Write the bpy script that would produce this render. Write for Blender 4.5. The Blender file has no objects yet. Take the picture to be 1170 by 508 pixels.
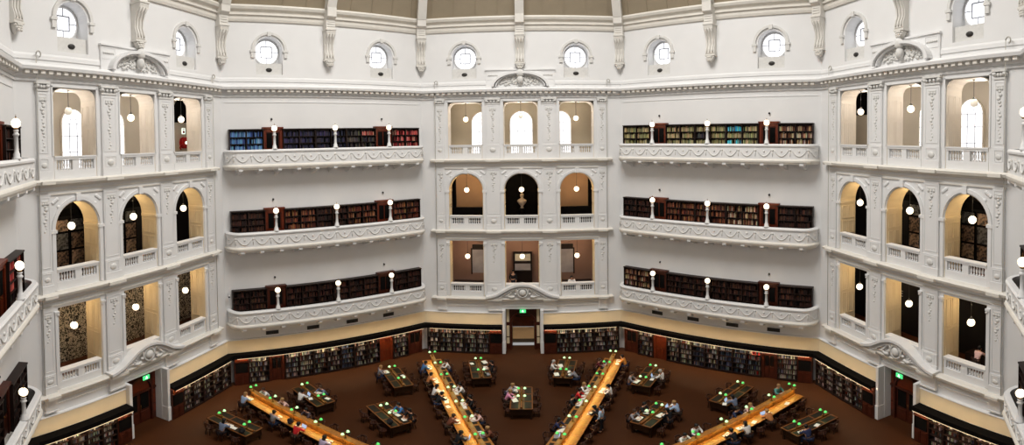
import bpy, math, random
from mathutils import Matrix, Vector
from math import sin, cos, pi, radians, sqrt, atan2, hypot

SC = bpy.context.scene
COL = SC.collection
rnd = random.Random(7)
A = 17.4                       # apothem of the octagonal reading room, metres
HALF = A * math.tan(pi / 8)    # half the length of one face
ANG = {'C': 0, 'BL': -45, 'L': -90, 'NL': -135, 'BR': 45, 'R': 90, 'NR': 135}
SIDE = {'C': 'front', 'BL': 'front_left', 'L': 'left', 'NL': 'back_left', 'BR': 'front_right', 'R': 'right', 'NR': 'back_right'}
SAY = {'C': 'far middle', 'BL': 'far left', 'L': 'left', 'NL': 'left edge', 'BR': 'far right', 'R': 'right', 'NR': 'right edge'}
LEV = {1: 'lowest', 2: 'middle', 3: 'top'}
ORD = ['first', 'second', 'third', 'fourth', 'fifth', 'sixth', 'seventh', 'eighth', 'ninth', 'tenth', 'eleventh', 'twelfth', 'thirteenth', 'fourteenth']


def frame(f):
    b = radians(ANG[f])
    return Matrix.Translation((sin(b) * A, cos(b) * A, 0)) @ Matrix.Rotation(-b, 4, 'Z')


# ------------------------------------------------------------------ materials
def lin(c):
    return tuple(((x / 255) / 12.92 if x / 255 <= .04045 else ((x / 255 + .055) / 1.055) ** 2.4) for x in c)


def mat(name, rgb, rough=.6, var=.08, scale=3.0, bump=0.0, spec=.3, metal=0.0, emit=None, estr=0.0, attr=False):
    m = bpy.data.materials.new(name)
    m.use_nodes = True
    nt = m.node_tree
    b = nt.nodes['Principled BSDF']
    b.inputs['Roughness'].default_value = rough
    b.inputs['Metallic'].default_value = metal
    b.inputs['Specular IOR Level'].default_value = spec
    base = lin(rgb)
    if attr:
        a = nt.nodes.new('ShaderNodeAttribute')
        a.attribute_name = 'Col'
        nt.links.new(a.outputs['Color'], b.inputs['Base Color'])
    else:
        tc = nt.nodes.new('ShaderNodeTexCoord')
        n = nt.nodes.new('ShaderNodeTexNoise')
        n.inputs['Scale'].default_value = scale
        n.inputs['Detail'].default_value = 4
        r = nt.nodes.new('ShaderNodeValToRGB')
        r.color_ramp.elements[0].position = .3
        r.color_ramp.elements[1].position = .7
        r.color_ramp.elements[0].color = (*[x * (1 - var) for x in base], 1)
        r.color_ramp.elements[1].color = (*[min(1, x * (1 + var)) for x in base], 1)
        nt.links.new(tc.outputs['Object'], n.inputs['Vector'])
        nt.links.new(n.outputs['Fac'], r.inputs['Fac'])
        nt.links.new(r.outputs['Color'], b.inputs['Base Color'])
        if bump:
            bp = nt.nodes.new('ShaderNodeBump')
            bp.inputs['Strength'].default_value = bump
            bp.inputs['Distance'].default_value = .02
            nt.links.new(n.outputs['Fac'], bp.inputs['Height'])
            nt.links.new(bp.outputs['Normal'], b.inputs['Normal'])
    if emit:
        b.inputs['Emission Color'].default_value = (*lin(emit), 1)
        b.inputs['Emission Strength'].default_value = estr
    return m


M = {}
M['white'] = mat('white_paint', (221, 221, 221), .55, .025, .6)
M['relief'] = mat('relief_plaster', (210, 209, 206), .7, .06, 6)
M['warmtrim'] = mat('cream_moulding', (217, 213, 205), .6, .04, 2)
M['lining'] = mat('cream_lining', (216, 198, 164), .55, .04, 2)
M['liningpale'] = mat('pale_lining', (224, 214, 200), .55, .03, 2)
M['cream'] = mat('cream_band', (226, 211, 180), .5, .03, 1)
M['black'] = mat('black_lacquer', (12, 10, 9), .8, .2, 3, spec=.08)
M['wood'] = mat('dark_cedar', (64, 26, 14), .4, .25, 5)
M['woodlit'] = mat('cedar_lit', (96, 36, 15), .38, .25, 5)  # the same cedar brightened, lit tone set in the colour
M['case'] = mat('bookcase_black_wood', (30, 16, 11), .5, .25, 4)
M['desk'] = mat('desk_blackwood', (150, 98, 40), .34, .28, 9, spec=.45)
M['deskdark'] = mat('desk_dark_panel', (44, 26, 14), .4, .25, 6)
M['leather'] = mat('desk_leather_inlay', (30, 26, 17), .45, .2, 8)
M['chair'] = mat('chair_dark_oak', (48, 22, 11), .42, .25, 7)
M['carpet'] = mat('brown_cork_floor', (58, 30, 11), .6, .14, .45, bump=.05, spec=.12)
M['glassgreen'] = mat('green_glass_shade', (60, 150, 70), .15, .1, 9, emit=(110, 238, 125), estr=.85)
M['glasspale'] = mat('pale_green_glass_shade', (170, 220, 160), .15, .1, 9, emit=(205, 255, 190), estr=1.1)
M['deskinlaylit'] = mat('desk_inlay_lit_gold', (146, 104, 40), .34, .2, 9)  # inlay on the bright desk side, its glow painted into the colour
M['tableedge'] = mat('table_edge_wood', (112, 66, 28), .36, .2, 9)
M['cove'] = mat('warm_cove_tube', (255, 230, 180), .4, .01, 1, emit=(255, 208, 146), estr=16)
M['bulb'] = mat('warm_bulb', (255, 240, 200), .4, .01, 1, emit=(225, 255, 190), estr=9)
M['brass'] = mat('aged_brass', (120, 86, 40), .35, .15, 12, metal=.8)
M['globe'] = mat('opal_globe', (255, 250, 238), .3, .01, 1, emit=(255, 232, 196), estr=2.6)
M['globeoff'] = mat('opal_globe_dim', (236, 232, 222), .3, .01, 1, emit=(255, 240, 215), estr=.35)
M['sky'] = mat('bright_frosted_glass', (250, 250, 252), .4, .01, 1, emit=(248, 250, 255), estr=1.2)  # pane glows by itself in place of the sky behind it
M['muntin'] = mat('window_bar', (150, 153, 160), .5, .03, 5)
M['strip'] = mat('strip_light_tube', (255, 250, 236), .4, .01, 1, emit=(255, 226, 184), estr=100)
M['diffuser'] = mat('cream_diffuser', (240, 226, 196), .5, .02, 2, emit=(255, 226, 176), estr=.55)
M['deskglow'] = mat('desk_strip_tube', (255, 220, 150), .4, .01, 1, emit=(255, 226, 138), estr=40)  # hidden glowing strip added to brighten one side of each long desk
M['tan'] = mat('tan_dome_panel', (146, 134, 114), .75, .05, 1.2)
M['tanlight'] = mat('cream_rib_plaster', (214, 211, 205), .6, .04, 2)
M['tanwall'] = mat('tan_gallery_plaster', (184, 170, 146), .7, .05, 1)
M['palewall'] = mat('pale_gallery_plaster', (206, 196, 180), .7, .04, 1)
M['terracotta'] = mat('terracotta_gallery_plaster', (192, 156, 122), .7, .07, 1)
M['mauve'] = mat('mauve_gallery_plaster', (158, 126, 114), .7, .1, .8)
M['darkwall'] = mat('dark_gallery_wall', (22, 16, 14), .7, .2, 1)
M['gfloor'] = mat('gallery_timber_floor', (84, 46, 26), .4, .2, 3)
M['vent'] = mat('dark_vent_metal', (52, 50, 48), .5, .15, 20)
M['grill'] = mat('grey_grille', (66, 62, 56), .6, .2, 25)
M['cable'] = mat('grey_conduit', (168, 165, 156), .5, .05, 4)
M['camera'] = mat('camera_plastic', (196, 196, 194), .4, .03, 6)
M['red'] = mat('fire_red_enamel', (190, 28, 30), .35, .06, 6)
M['green'] = mat('exit_green', (40, 150, 80), .4, .05, 6, emit=(70, 200, 120), estr=1.4)
M['signwhite'] = mat('sign_white', (240, 245, 240), .4, .02, 6, emit=(235, 255, 240), estr=1.4)
M['paper'] = mat('white_paper', (226, 222, 212), .7, .03, 12)
M['laptop'] = mat('laptop_silver', (150, 152, 156), .35, .05, 10, metal=.4)
M['screen'] = mat('laptop_screen', (130, 150, 180), .2, .1, 12, emit=(170, 195, 230), estr=.8)
M['bag'] = mat('black_bag_cloth', (24, 24, 27), .8, .2, 9)
M['stone'] = mat('pale_bust_stone', (190, 172, 150), .6, .08, 8)
M['haze'] = mat('picture_window_haze', (150, 142, 140), .6, .3, .9, emit=(165, 152, 146), estr=.16)
M['books'] = mat('cloth_book_spines', (90, 60, 40), .6, attr=True)
M['pages'] = mat('page_block', (206, 196, 172), .8, .06, 30)
M['skin'] = mat('skin', (190, 140, 112), .55, .06, 14)
M['skin2'] = mat('skin_brown', (128, 84, 60), .55, .06, 14)
M['lips'] = mat('lips', (150, 84, 76), .5, .05, 20)
M['shoe'] = mat('black_shoes', (20, 18, 17), .5, .1, 9)


def pattern_mat(name, a, b, scale, kind='blot', thr=.5):
    m = bpy.data.materials.new(name)
    m.use_nodes = True
    nt = m.node_tree
    bs = nt.nodes['Principled BSDF']
    bs.inputs['Roughness'].default_value = .6
    tc = nt.nodes.new('ShaderNodeTexCoord')
    r = nt.nodes.new('ShaderNodeValToRGB')
    r.color_ramp.interpolation = 'CONSTANT' if kind == 'blot' else 'LINEAR'
    n = nt.nodes.new('ShaderNodeTexNoise')
    n.inputs['Scale'].default_value = scale
    n.inputs['Detail'].default_value = 3
    n.inputs['Distortion'].default_value = 1.6 if kind == 'blot' else .3
    r.color_ramp.elements[0].position = 0 if kind == 'blot' else thr - .12
    r.color_ramp.elements[1].position = thr if kind == 'blot' else thr + .12
    r.color_ramp.elements[0].color = (*lin(a), 1)
    r.color_ramp.elements[1].color = (*lin(b), 1)
    nt.links.new(tc.outputs['Object'], n.inputs['Vector'])
    nt.links.new(n.outputs['Fac'], r.inputs['Fac'])
    nt.links.new(r.outputs['Color'], bs.inputs['Base Color'])
    return m


M['mural'] = pattern_mat('ink_pattern_wallpaper', (24, 22, 20), (200, 188, 166), 7.5, 'blot', .5)
M['photo1'] = pattern_mat('photo_print_dark', (18, 18, 20), (150, 120, 96), 9, 'soft', .52)
M['photo2'] = pattern_mat('photo_print_pale', (60, 56, 54), (190, 160, 134), 7, 'soft', .5)
M['photo3'] = pattern_mat('photo_print_grey', (30, 32, 36), (120, 118, 116), 8, 'soft', .5)


# ------------------------------------------------------------------ mesh builder
class MB:
    def __init__(s):
        s.v, s.f, s.sm, s.col = [], [], [], []
        s.c = None

    def add(s, vs, fs, smooth=False):
        o = len(s.v)
        s.v += [tuple(p) for p in vs]
        s.f += [tuple(i + o for i in f) for f in fs]
        s.sm += [smooth] * len(fs)
        if s.c is not None:
            s.col += [s.c] * len(vs)
        return s

    def box(s, x0, x1, y0, y1, z0, z1):
        vs = [(x, y, z) for z in (z0, z1) for x, y in ((x0, y0), (x1, y0), (x1, y1), (x0, y1))]
        return s.add(vs, [(3, 2, 1, 0), (4, 5, 6, 7), (0, 1, 5, 4), (1, 2, 6, 5), (2, 3, 7, 6), (3, 0, 4, 7)])

    def trap(s, a, b, w0, w1, z0, z1, ml=0, mr=0):
        # plan trapezium: w is outward; mitred ends at octagon corners
        k = math.tan(pi / 8)
        p = []
        for w in (w0, w1):
            p.append(((-HALF - w * k) if ml else a, (HALF + w * k) if mr else b, w))
        vs = [(x, y, z) for z in (z0, z1) for x, y in ((p[0][0], w0), (p[0][1], w0), (p[1][1], w1), (p[1][0], w1))]
        return s.add(vs, [(3, 2, 1, 0), (4, 5, 6, 7), (0, 1, 5, 4), (1, 2, 6, 5), (2, 3, 7, 6), (3, 0, 4, 7)])

    def prism(s, poly, y0, y1):
        n = len(poly)
        vs = [(x, y0, z) for x, z in poly] + [(x, y1, z) for x, z in poly]
        fs = [tuple(range(n)), tuple(range(2 * n - 1, n - 1, -1))]
        fs += [(i, n + i, n + (i + 1) % n, (i + 1) % n) for i in range(n)]
        return s.add(vs, fs)

    def plate(s, poly, z0, z1):
        n = len(poly)
        vs = [(x, y, z0) for x, y in poly] + [(x, y, z1) for x, y in poly]
        fs = [tuple(range(n - 1, -1, -1)), tuple(range(n, 2 * n))]
        fs += [(i, (i + 1) % n, n + (i + 1) % n, n + i) for i in range(n)]
        return s.add(vs, fs)

    def lathe(s, prof, c=(0, 0, 0), n=12, axis='z', sx=1, sy=1):
        vs = []
        for r, z in prof:
            for i in range(n):
                a = 2 * pi * i / n
                x, y = r * cos(a) * sx, r * sin(a) * sy
                p = (x, y, z) if axis == 'z' else ((x, z, y) if axis == 'y' else (z, x, y))
                vs.append((p[0] + c[0], p[1] + c[1], p[2] + c[2]))
        fs = []
        for k in range(len(prof) - 1):
            for i in range(n):
                j = (i + 1) % n
                fs.append((k * n + i, k * n + j, (k + 1) * n + j, (k + 1) * n + i))
        fs.append(tuple(range(n - 1, -1, -1)))
        fs.append(tuple((len(prof) - 1) * n + i for i in range(n)))
        return s.add(vs, fs, True)

    def ball(s, c, r, n=12, m=8, sx=1, sy=1, sz=1):
        vs = [(c[0], c[1], c[2] - r * sz)]
        for k in range(1, m):
            t = -pi / 2 + pi * k / m
            for i in range(n):
                a = 2 * pi * i / n
                vs.append((c[0] + r * cos(t) * cos(a) * sx, c[1] + r * cos(t) * sin(a) * sy, c[2] + r * sin(t) * sz))
        vs.append((c[0], c[1], c[2] + r * sz))
        fs = [(0, 1 + (i + 1) % n, 1 + i) for i in range(n)]
        for k in range(m - 2):
            for i in range(n):
                j = (i + 1) % n
                fs.append((1 + k * n + i, 1 + k * n + j, 1 + (k + 1) * n + j, 1 + (k + 1) * n + i))
        top = len(vs) - 1
        fs += [(top, 1 + (m - 2) * n + i, 1 + (m - 2) * n + (i + 1) % n) for i in range(n)]
        return s.add(vs, fs, True)

    def tube(s, pts, r, n=6, closed=False):
        pts = [Vector(p) for p in pts]
        rings = []
        L = len(pts)
        for i, p in enumerate(pts):
            a = pts[(i - 1) % L] if (closed or i) else p
            b = pts[(i + 1) % L] if (closed or i < L - 1) else p
            d = (b - a).normalized()
            u = d.cross(Vector((.13, .21, .97)))
            if u.length < .05:
                u = d.cross(Vector((1, 0, 0)))
            u.normalize()
            w = d.cross(u)
            rr = r[i] if isinstance(r, (list, tuple)) else r
            rings.append([p + (u * cos(2 * pi * k / n) + w * sin(2 * pi * k / n)) * rr for k in range(n)])
        vs = [q for g in rings for q in g]
        fs = []
        for i in range(L if closed else L - 1):
            a, b = i * n, ((i + 1) % L) * n
            fs += [(a + k, a + (k + 1) % n, b + (k + 1) % n, b + k) for k in range(n)]
        if not closed:
            fs += [tuple(range(n - 1, -1, -1)), tuple((L - 1) * n + k for k in range(n))]
        return s.add(vs, fs, True)

    def sweep(s, path, prof, closed=False):
        # path: plan points; prof: closed loop of (d, z), d measured to the right of travel
        P = [Vector(p) for p in path]
        L, n = len(P), len(prof)
        vs = []
        for i in range(L):
            a = P[(i - 1) % L] if (closed or i) else None
            b = P[(i + 1) % L] if (closed or i < L - 1) else None
            d1 = (P[i] - a).normalized() if a is not None else (b - P[i]).normalized()
            d2 = (b - P[i]).normalized() if b is not None else d1
            n1, n2 = Vector((d1.y, -d1.x)), Vector((d2.y, -d2.x))
            m = (n1 + n2)
            m = m / max(1e-6, (1 + n1.dot(n2)))
            for d, z in prof:
                q = P[i] + m * d
                vs.append((q.x, q.y, z))
        fs = []
        for i in range(L if closed else L - 1):
            a, b = i * n, ((i + 1) % L) * n
            fs += [(a + k, b + k, b + (k + 1) % n, a + (k + 1) % n) for k in range(n)]
        if not closed:
            fs += [tuple(range(n)), tuple(range((L - 1) * n + n - 1, (L - 1) * n - 1, -1))]
        return s.add(vs, fs)

    def strip(s, line, w0, w1, th):
        # a lining: outline (x, z) thickened by th on its right side, extruded w0..w1
        P = [Vector(p) for p in line]
        L = len(P)
        inner = []
        for i in range(L):
            d1 = (P[i] - P[i - 1]).normalized() if i else (P[1] - P[0]).normalized()
            d2 = (P[i + 1] - P[i]).normalized() if i < L - 1 else d1
            n1, n2 = Vector((d1.y, -d1.x)), Vector((d2.y, -d2.x))
            inner.append(P[i] + (n1 + n2) / max(.2, 1 + n1.dot(n2)) * th)
        for i in range(L - 1):
            a, b, c, d = P[i], P[i + 1], inner[i + 1], inner[i]
            vs = [(q.x, w, q.y) for w in (w0, w1) for q in (a, b, c, d)]
            s.add(vs, [(0, 1, 2, 3), (7, 6, 5, 4), (0, 4, 5, 1), (1, 5, 6, 2), (2, 6, 7, 3), (3, 7, 4, 0)])
        return s

    def mesh(s, name, m):
        me = bpy.data.meshes.new(name)
        me.from_pydata(s.v, [], s.f)
        me.polygons.foreach_set('use_smooth', s.sm)
        if s.col:
            ca = me.color_attributes.new('Col', 'FLOAT_COLOR', 'POINT')
            ca.data.foreach_set('color', [x for c in s.col for x in (*c, 1)])
        me.materials.append(M[m] if isinstance(m, str) else m)
        me.update()
        return me

    def obj(s, name, m, parent=None, mw=None):
        return link(name, s.mesh(name, m), parent, mw)


def link(name, me, parent=None, mw=None):
    o = bpy.data.objects.new(name, me)
    COL.objects.link(o)
    if parent is not None:
        o.parent = parent
    elif mw is not None:
        o.matrix_world = mw
    return o


def tag(o, label, cat, group=None, kind=None):
    o['label'] = label
    o['category'] = cat
    if group:
        o['group'] = group
    if kind:
        o['kind'] = kind
    return o


def struct(o):
    o['kind'] = 'structure'
    return o


def thing(name, label, cat, mw, group=None):
    o = bpy.data.objects.new(name, None)
    o.empty_display_size = .2
    COL.objects.link(o)
    o.matrix_world = mw
    return tag(o, label, cat, group)


def spawn(name, label, cat, mw, group, parts, mats=None):
    # a thing made of shared part meshes: parts = [(part name, mesh, local matrix or None, sub-parts or None)]
    r = thing(name, label, cat, mw, group)
    for p in parts:
        o = link(p[0], p[1], r)
        if len(p) > 2 and p[2] is not None:
            o.matrix_local = p[2]
        if mats and p[0] in mats:
            o.material_slots[0].link = 'OBJECT'
            o.material_slots[0].material = mats[p[0]]
        for q in (p[3] if len(p) > 3 else ()):
            c = link(q[0], q[1], o)
            if len(q) > 2 and q[2] is not None:
                c.matrix_local = q[2]
    return r


def T(x, y, z, rz=0):
    return Matrix.Translation((x, y, z)) @ Matrix.Rotation(rz, 4, 'Z')


TRIM = [0]


def trim(mb, m, mw):
    TRIM[0] += 1
    return struct(mb.obj('trim_%d' % TRIM[0], m, None, mw))


I4 = Matrix.Identity(4)
corners = [(A / cos(pi / 8) * sin(radians(a)), A / cos(pi / 8) * cos(radians(a))) for a in (-157.5, -112.5, -67.5, -22.5, 22.5, 67.5, 112.5, 157.5)]

# ------------------------------------------------------------------ floor, ceiling, cornices
mb = MB()
R0 = (A + 1.2) / cos(pi / 8)
mb.plate([(R0 * sin(radians(a)), R0 * cos(radians(a))) for a in (157.5, 112.5, 67.5, 22.5, -22.5, -67.5, -112.5, -157.5)], -.3, 0)
struct(mb.obj('floor', 'carpet'))

# main cornice with dentils, all round the room
mb = MB()
mb.sweep(corners, [(0, 19.15), (.06, 19.15), (.10, 19.28), (.16, 19.30), (.16, 19.42), (.42, 19.44), (.46, 19.58), (.36, 19.66), (.22, 19.74), (0, 19.76)])
mb.sweep(corners, [(0, 18.98), (.07, 18.98), (.09, 19.06), (0, 19.1)])
trim(mb, 'white', I4)
for f in ANG:
    mb = MB()
    n = 34
    for i in range(n):
        t = -HALF + .3 + (2 * HALF - .6) * (i + .5) / n
        mb.box(t - .11, t + .11, -.34, 0, 19.27, 19.43)
    trim(mb, 'warmtrim', frame(f))
# attic base mould and upper cornice
mb = MB()
mb.sweep(corners, [(0, 19.95), (.05, 19.95), (.05, 20.12), (.02, 20.2), (0, 20.22)])
trim(mb, 'white', I4)
mb = MB()
mb.sweep(corners, [(0, 23.84), (.1, 23.86), (.16, 24.0), (.18, 24.22), (.3, 24.26), (.3, 24.34), (.18, 24.36), (.2, 24.5), (.42, 24.62), (.5, 24.78), (.45, 24.9), (0, 24.9)])
trim(mb, 'warmtrim', I4)

# dome: tan panels between ribs, open to the sky at the lantern
DOME = [(.30, 24.86), (1.1, 26.9), (2.4, 29.2), (4.3, 31.4), (6.8, 33.2), (9.4, 34.4)]
k8 = math.tan(pi / 8)
for f in ANG:
    mb = MB()
    for (d0, z0), (d1, z1) in zip(DOME, DOME[1:]):
        h0, h1 = (A - d0) * k8, (A - d1) * k8
        mb.add([(-h0, -d0, z0), (h0, -d0, z0), (h1, -d1, z1), (-h1, -d1, z1), (-h0, -d0 + .3, z0), (h0, -d0 + .3, z0), (h1, -d1 + .3, z1 + .2), (-h1, -d1 + .3, z1 + .2)],
               [(0, 1, 2, 3), (7, 6, 5, 4)])
    struct(mb.obj('ceiling_%s' % SIDE[f], 'tan', None, frame(f)))
    mb = MB()
    for i in range(9):
        q = -1 + 2 * (i + .5) / 9
        for (d0, z0), (d1, z1) in zip(DOME[:3], DOME[1:]):
            x0, x1 = q * (A - d0) * k8, q * (A - d1) * k8
            for s_ in (-.03, .03):
                pass
            mb.add([(x0 - .03, -d0 - .04, z0), (x0 + .03, -d0 - .04, z0), (x1 + .03, -d1 - .04, z1), (x1 - .03, -d1 - .04, z1),
                    (x0 - .03, -d0 + .02, z0), (x0 + .03, -d0 + .02, z0), (x1 + .03, -d1 + .02, z1), (x1 - .03, -d1 + .02, z1)],
                   [(3, 2, 1, 0), (0, 1, 5, 4), (1, 2, 6, 5), (2, 3, 7, 6), (3, 0, 4, 7)])
    trim(mb, 'tan', frame(f))


def rib(mw, push):
    # console bracket on the attic wall carrying a dome rib (local y inward is negative)
    mb = MB()
    w = .31
    pr = [(0, 21.42), (-.30, 21.42), (-.40, 21.55), (-.38, 21.8), (-.28, 22.1), (-.30, 22.5), (-.46, 22.9), (-.66, 23.15), (-.72, 23.36), (-.62, 23.42), (-.62, 24.15), (-.9, 24.3), (-.95, 24.9), (0, 24.9)]
    n = len(pr)
    vs = [(-w, y, z) for y, z in pr] + [(w, y, z) for y, z in pr]
    mb.add(vs, [tuple(range(n)), tuple(range(2 * n - 1, n - 1, -1))] + [(i, n + i, n + (i + 1) % n, (i + 1) % n) for i in range(n)])
    for x in (-.2, 0, .2):
        mb.tube([(x, -.40, 21.6), (x, -.40, 21.85), (x, -.31, 22.1), (x, -.33, 22.5), (x, -.49, 22.9), (x, -.69, 23.15)], .05, 5)
    mb.box(-.36, .36, -.74, 0, 23.40, 23.50)
    mb.box(-.36, .36, -.42, 0, 21.38, 21.48)
    for z in (23.65, 23.82, 23.98):
        mb.box(-.24, .24, -.66, -.6, z, z + .07)
    # pendant of leaves below
    mb.lathe([(.03, 20.98), (.10, 21.02), (.2, 21.2), (.26, 21.38)], (0, -.14, 0), 8)
    for z, r, m_ in ((21.3, .22, 5), (21.18, .17, 4), (21.08, .1, 3)):
        for i in range(m_):
            x = -r + 2 * r * i / (m_ - 1)
            mb.ball((x, -.14 - sqrt(max(0, .09 - x * x)), z), .07, 6, 4)
    off = push
    segs = [(d + off, z) for d, z in DOME]
    for (d0, z0), (d1, z1) in zip(segs, segs[1:]):
        a0, a1 = d0 + .55, d1 + .55
        mb.add([(-w, -a0, z0 - .1), (w, -a0, z0 - .1), (w, -a1, z1 - .25), (-w, -a1, z1 - .25), (-w, -d0 + .1, z0), (w, -d0 + .1, z0), (w, -d1 + .1, z1), (-w, -d1 + .1, z1)],
               [(3, 2, 1, 0), (0, 1, 5, 4), (1, 2, 6, 5), (2, 3, 7, 6), (3, 0, 4, 7)])
    trim(mb, 'tanlight', mw)


for f in ANG:
    rib(frame(f), 0)
for a in (-112.5, -67.5, -22.5, 22.5, 67.5, 112.5):
    b = radians(a)
    rib(Matrix.Translation((sin(b) * A / cos(pi / 8), cos(b) * A / cos(pi / 8), 0)) @ Matrix.Rotation(-b, 4, 'Z'), .12)


# ------------------------------------------------------------------ attic walls with round windows
WIN = [0]


def arch(c, r, zs, n=14, a0=pi, a1=0):
    return [(c + r * cos(a0 + (a1 - a0) * i / n), zs + r * sin(a0 + (a1 - a0) * i / n)) for i in range(n + 1)]


def circ_window(mw, c):
    WIN[0] += 1
    mb = MB()
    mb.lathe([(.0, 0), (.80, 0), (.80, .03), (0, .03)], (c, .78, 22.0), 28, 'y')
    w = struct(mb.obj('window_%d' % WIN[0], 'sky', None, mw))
    fr = MB()
    fr.tube([(c + .82 * cos(a * pi / 14), .76, 22.0 + .82 * sin(a * pi / 14)) for a in range(28)], .05, 6, True)
    fr.obj('window_frame', 'white', w)
    bars = MB()
    q = .36
    for x in (-q, q):
        bars.box(c + x - .028, c + x + .028, .73, .77, 22 - q, 22 + q)
        bars.box(c - q, c + q, .73, .77, 22 + x - .028, 22 + x + .028)
        bars.box(c - .02, c + .02, .74, .77, *sorted((22 + x, 22 + x * 2.2)))
        bars.box(*sorted((c + x, c + x * 2.2)), .74, .77, 22 - .02, 22 + .02)
    bars.obj('glazing_bar', 'muntin', w)


def attic(f):
    mw = frame(f)
    mb = MB()
    z0, z1, th, r, zs = 19.7, 25.0, .85, .88, 22.02
    mb.box(-HALF - .1, -4 - r, 0, th, z0, z1)
    mb.box(-4 + r, 4 - r, 0, th, z0, z1)
    mb.box(4 + r, HALF + .1, 0, th, z0, z1)
    for c in (-4, 4):
        mb.box(c - r, c + r, 0, th, z0, 20.42)
        pts = arch(c, r, zs)
        for sgn in (0, 1):
            half = pts[:8] if not sgn else pts[7:]
            poly = [(x, z) for x, z in half]
            if not sgn:
                poly += [(c, z1), (c - r, z1)]
            else:
                poly += [(c + r, z1), (c, z1)]
            mb.prism(poly, 0, th)
        mb.box(c - r - .1, c + r + .1, th, th + .1, 20.3, 23.1)
    w = struct(mb.obj('wall_attic_%s' % SIDE[f], 'white', None, mw))
    lip = MB()
    for c in (-4, 4):
        lip.strip([(c - .9, 21.95)] + arch(c, 1.0, zs, 16) + [(c + .9, 21.95)], -.10, .02, -.16)
        lip.box(c - .12, c + .12, -.16, .02, 22.92, 23.2)
        for s_ in (-1, 1):
            x = c + s_ * 1.08
            lip.box(x - .17, x + .17, -.13, .02, 21.86, 22.0)
            lip.box(x - .11, x + .11, -.1, .02, 21.5, 21.86)
    lip.obj('arch_moulding', 'relief', w)
    sill = MB()
    for c in (-4, 4):
        sill.box(c - r + .005, c + r - .005, .14, .84, 20.42, 21.16)
    sill.obj('sill_block', 'relief', w)
    for c in (-4, 4):
        circ_window(mw, c)
        side = 'left' if c < 0 else 'right'
        o = MB().ball((c, .14, 20.74), .21, 14, 8, 1.0, .5, .62).obj('oval_uplight', 'vent', None, mw)
        tag(o, 'dark oval uplight under the %s round attic window of the %s wall' % (side, SAY[f]), 'light', 'oval uplights in the attic')


for f in ANG:
    attic(f)


# ------------------------------------------------------------------ relief helpers
def drop(mb, x, z, h, y=0.0, w=.2):
    # hanging festoon: ribbon, cluster and tail
    mb.box(x - w, x + w, y - .03, y, z - .05, z)
    for i in range(3):
        mb.ball((x - w * .7 + w * .7 * i, y, z - .13), .09, 6, 4, 1, .5, 1)
    n = max(4, int(h / .16))
    for i in range(n):
        q = i / n
        r = (.03 + .04 * abs(sin(q * 7.5 + .6))) * (1.15 - .5 * q)
        mb.ball((x + .05 * sin(i * 2.1), y, z - .25 - (h - .3) * q), r * 1.2, 6, 4, 1.2, .5, 1)


def panel_lines(mb, x0, x1, z0, z1, y=0.0, t=.03):
    mb.box(x0, x1, y - .018, y, z0, z0 + t)
    mb.box(x0, x1, y - .018, y, z1 - t, z1)
    mb.box(x0, x0 + t, y - .017, y, z0 + t, z1 - t)
    mb.box(x1 - t, x1, y - .017, y, z0 + t, z1 - t)


# ------------------------------------------------------------------ shared small things
def baluster_mesh():
    m_ = MB()
    m_.lathe([(.055, 0), (.055, .04), (.03, .06), (.034, .09), (.055, .19), (.048, .26), (.026, .34), (.038, .37), (.055, .39), (.055, .44)], (0, 0, 0), 8)
    return m_.mesh('baluster', 'white')


BAL = baluster_mesh()
GLOBE = MB().ball((0, 0, 0), .185, 18, 12).mesh('globe', 'globe')
GLOBEOFF = MB().ball((0, 0, 0), .185, 18, 12).mesh('globe', 'globeoff')
mb = MB()
mb.tube([(0, 0, .2), (0, 0, 1.13)], .014, 6)
mb.lathe([(.07, .17), (.075, .21), (.03, .26)], (0, 0, 0), 10)
mb.lathe([(.03, 1.05), (.09, 1.1), (.09, 1.13)], (0, 0, 0), 10)
ROD = mb.mesh('suspension_rod', 'vent')
OPEN_C = {1: (4.48, 8.74), 2: (9.58, 13.62), 3: (14.68, 18.74)}
BAYS = (-4.0, 0.0, 4.0)
BAYSAY = {-4.0: 'left', 0.0: 'middle', 4.0: 'right'}
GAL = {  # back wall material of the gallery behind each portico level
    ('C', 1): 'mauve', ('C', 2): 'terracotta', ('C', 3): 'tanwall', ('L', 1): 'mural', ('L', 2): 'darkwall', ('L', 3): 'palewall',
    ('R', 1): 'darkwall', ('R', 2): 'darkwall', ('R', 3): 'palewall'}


def opening_outline(c, L):
    z0, z1 = OPEN_C[L]
    r = 1.24
    if L == 2:
        return [(c - r, z0)] + arch(c, r, 12.38, 18) + [(c + r, z0)]
    if L == 3:
        k = .5
        return [(c - r, z0)] + [(c - r + k * (1 - cos(a)), z1 - k + k * sin(a)) for a in (0, .4, .8, 1.2, pi / 2)] + \
               [(c + r - k * (1 - cos(a)), z1 - k + k * sin(a)) for a in (pi / 2, 1.2, .8, .4, 0)] + [(c + r, z0)]
    return [(c - r, z0), (c - r, z1), (c + r, z1), (c + r, z0)]


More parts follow.
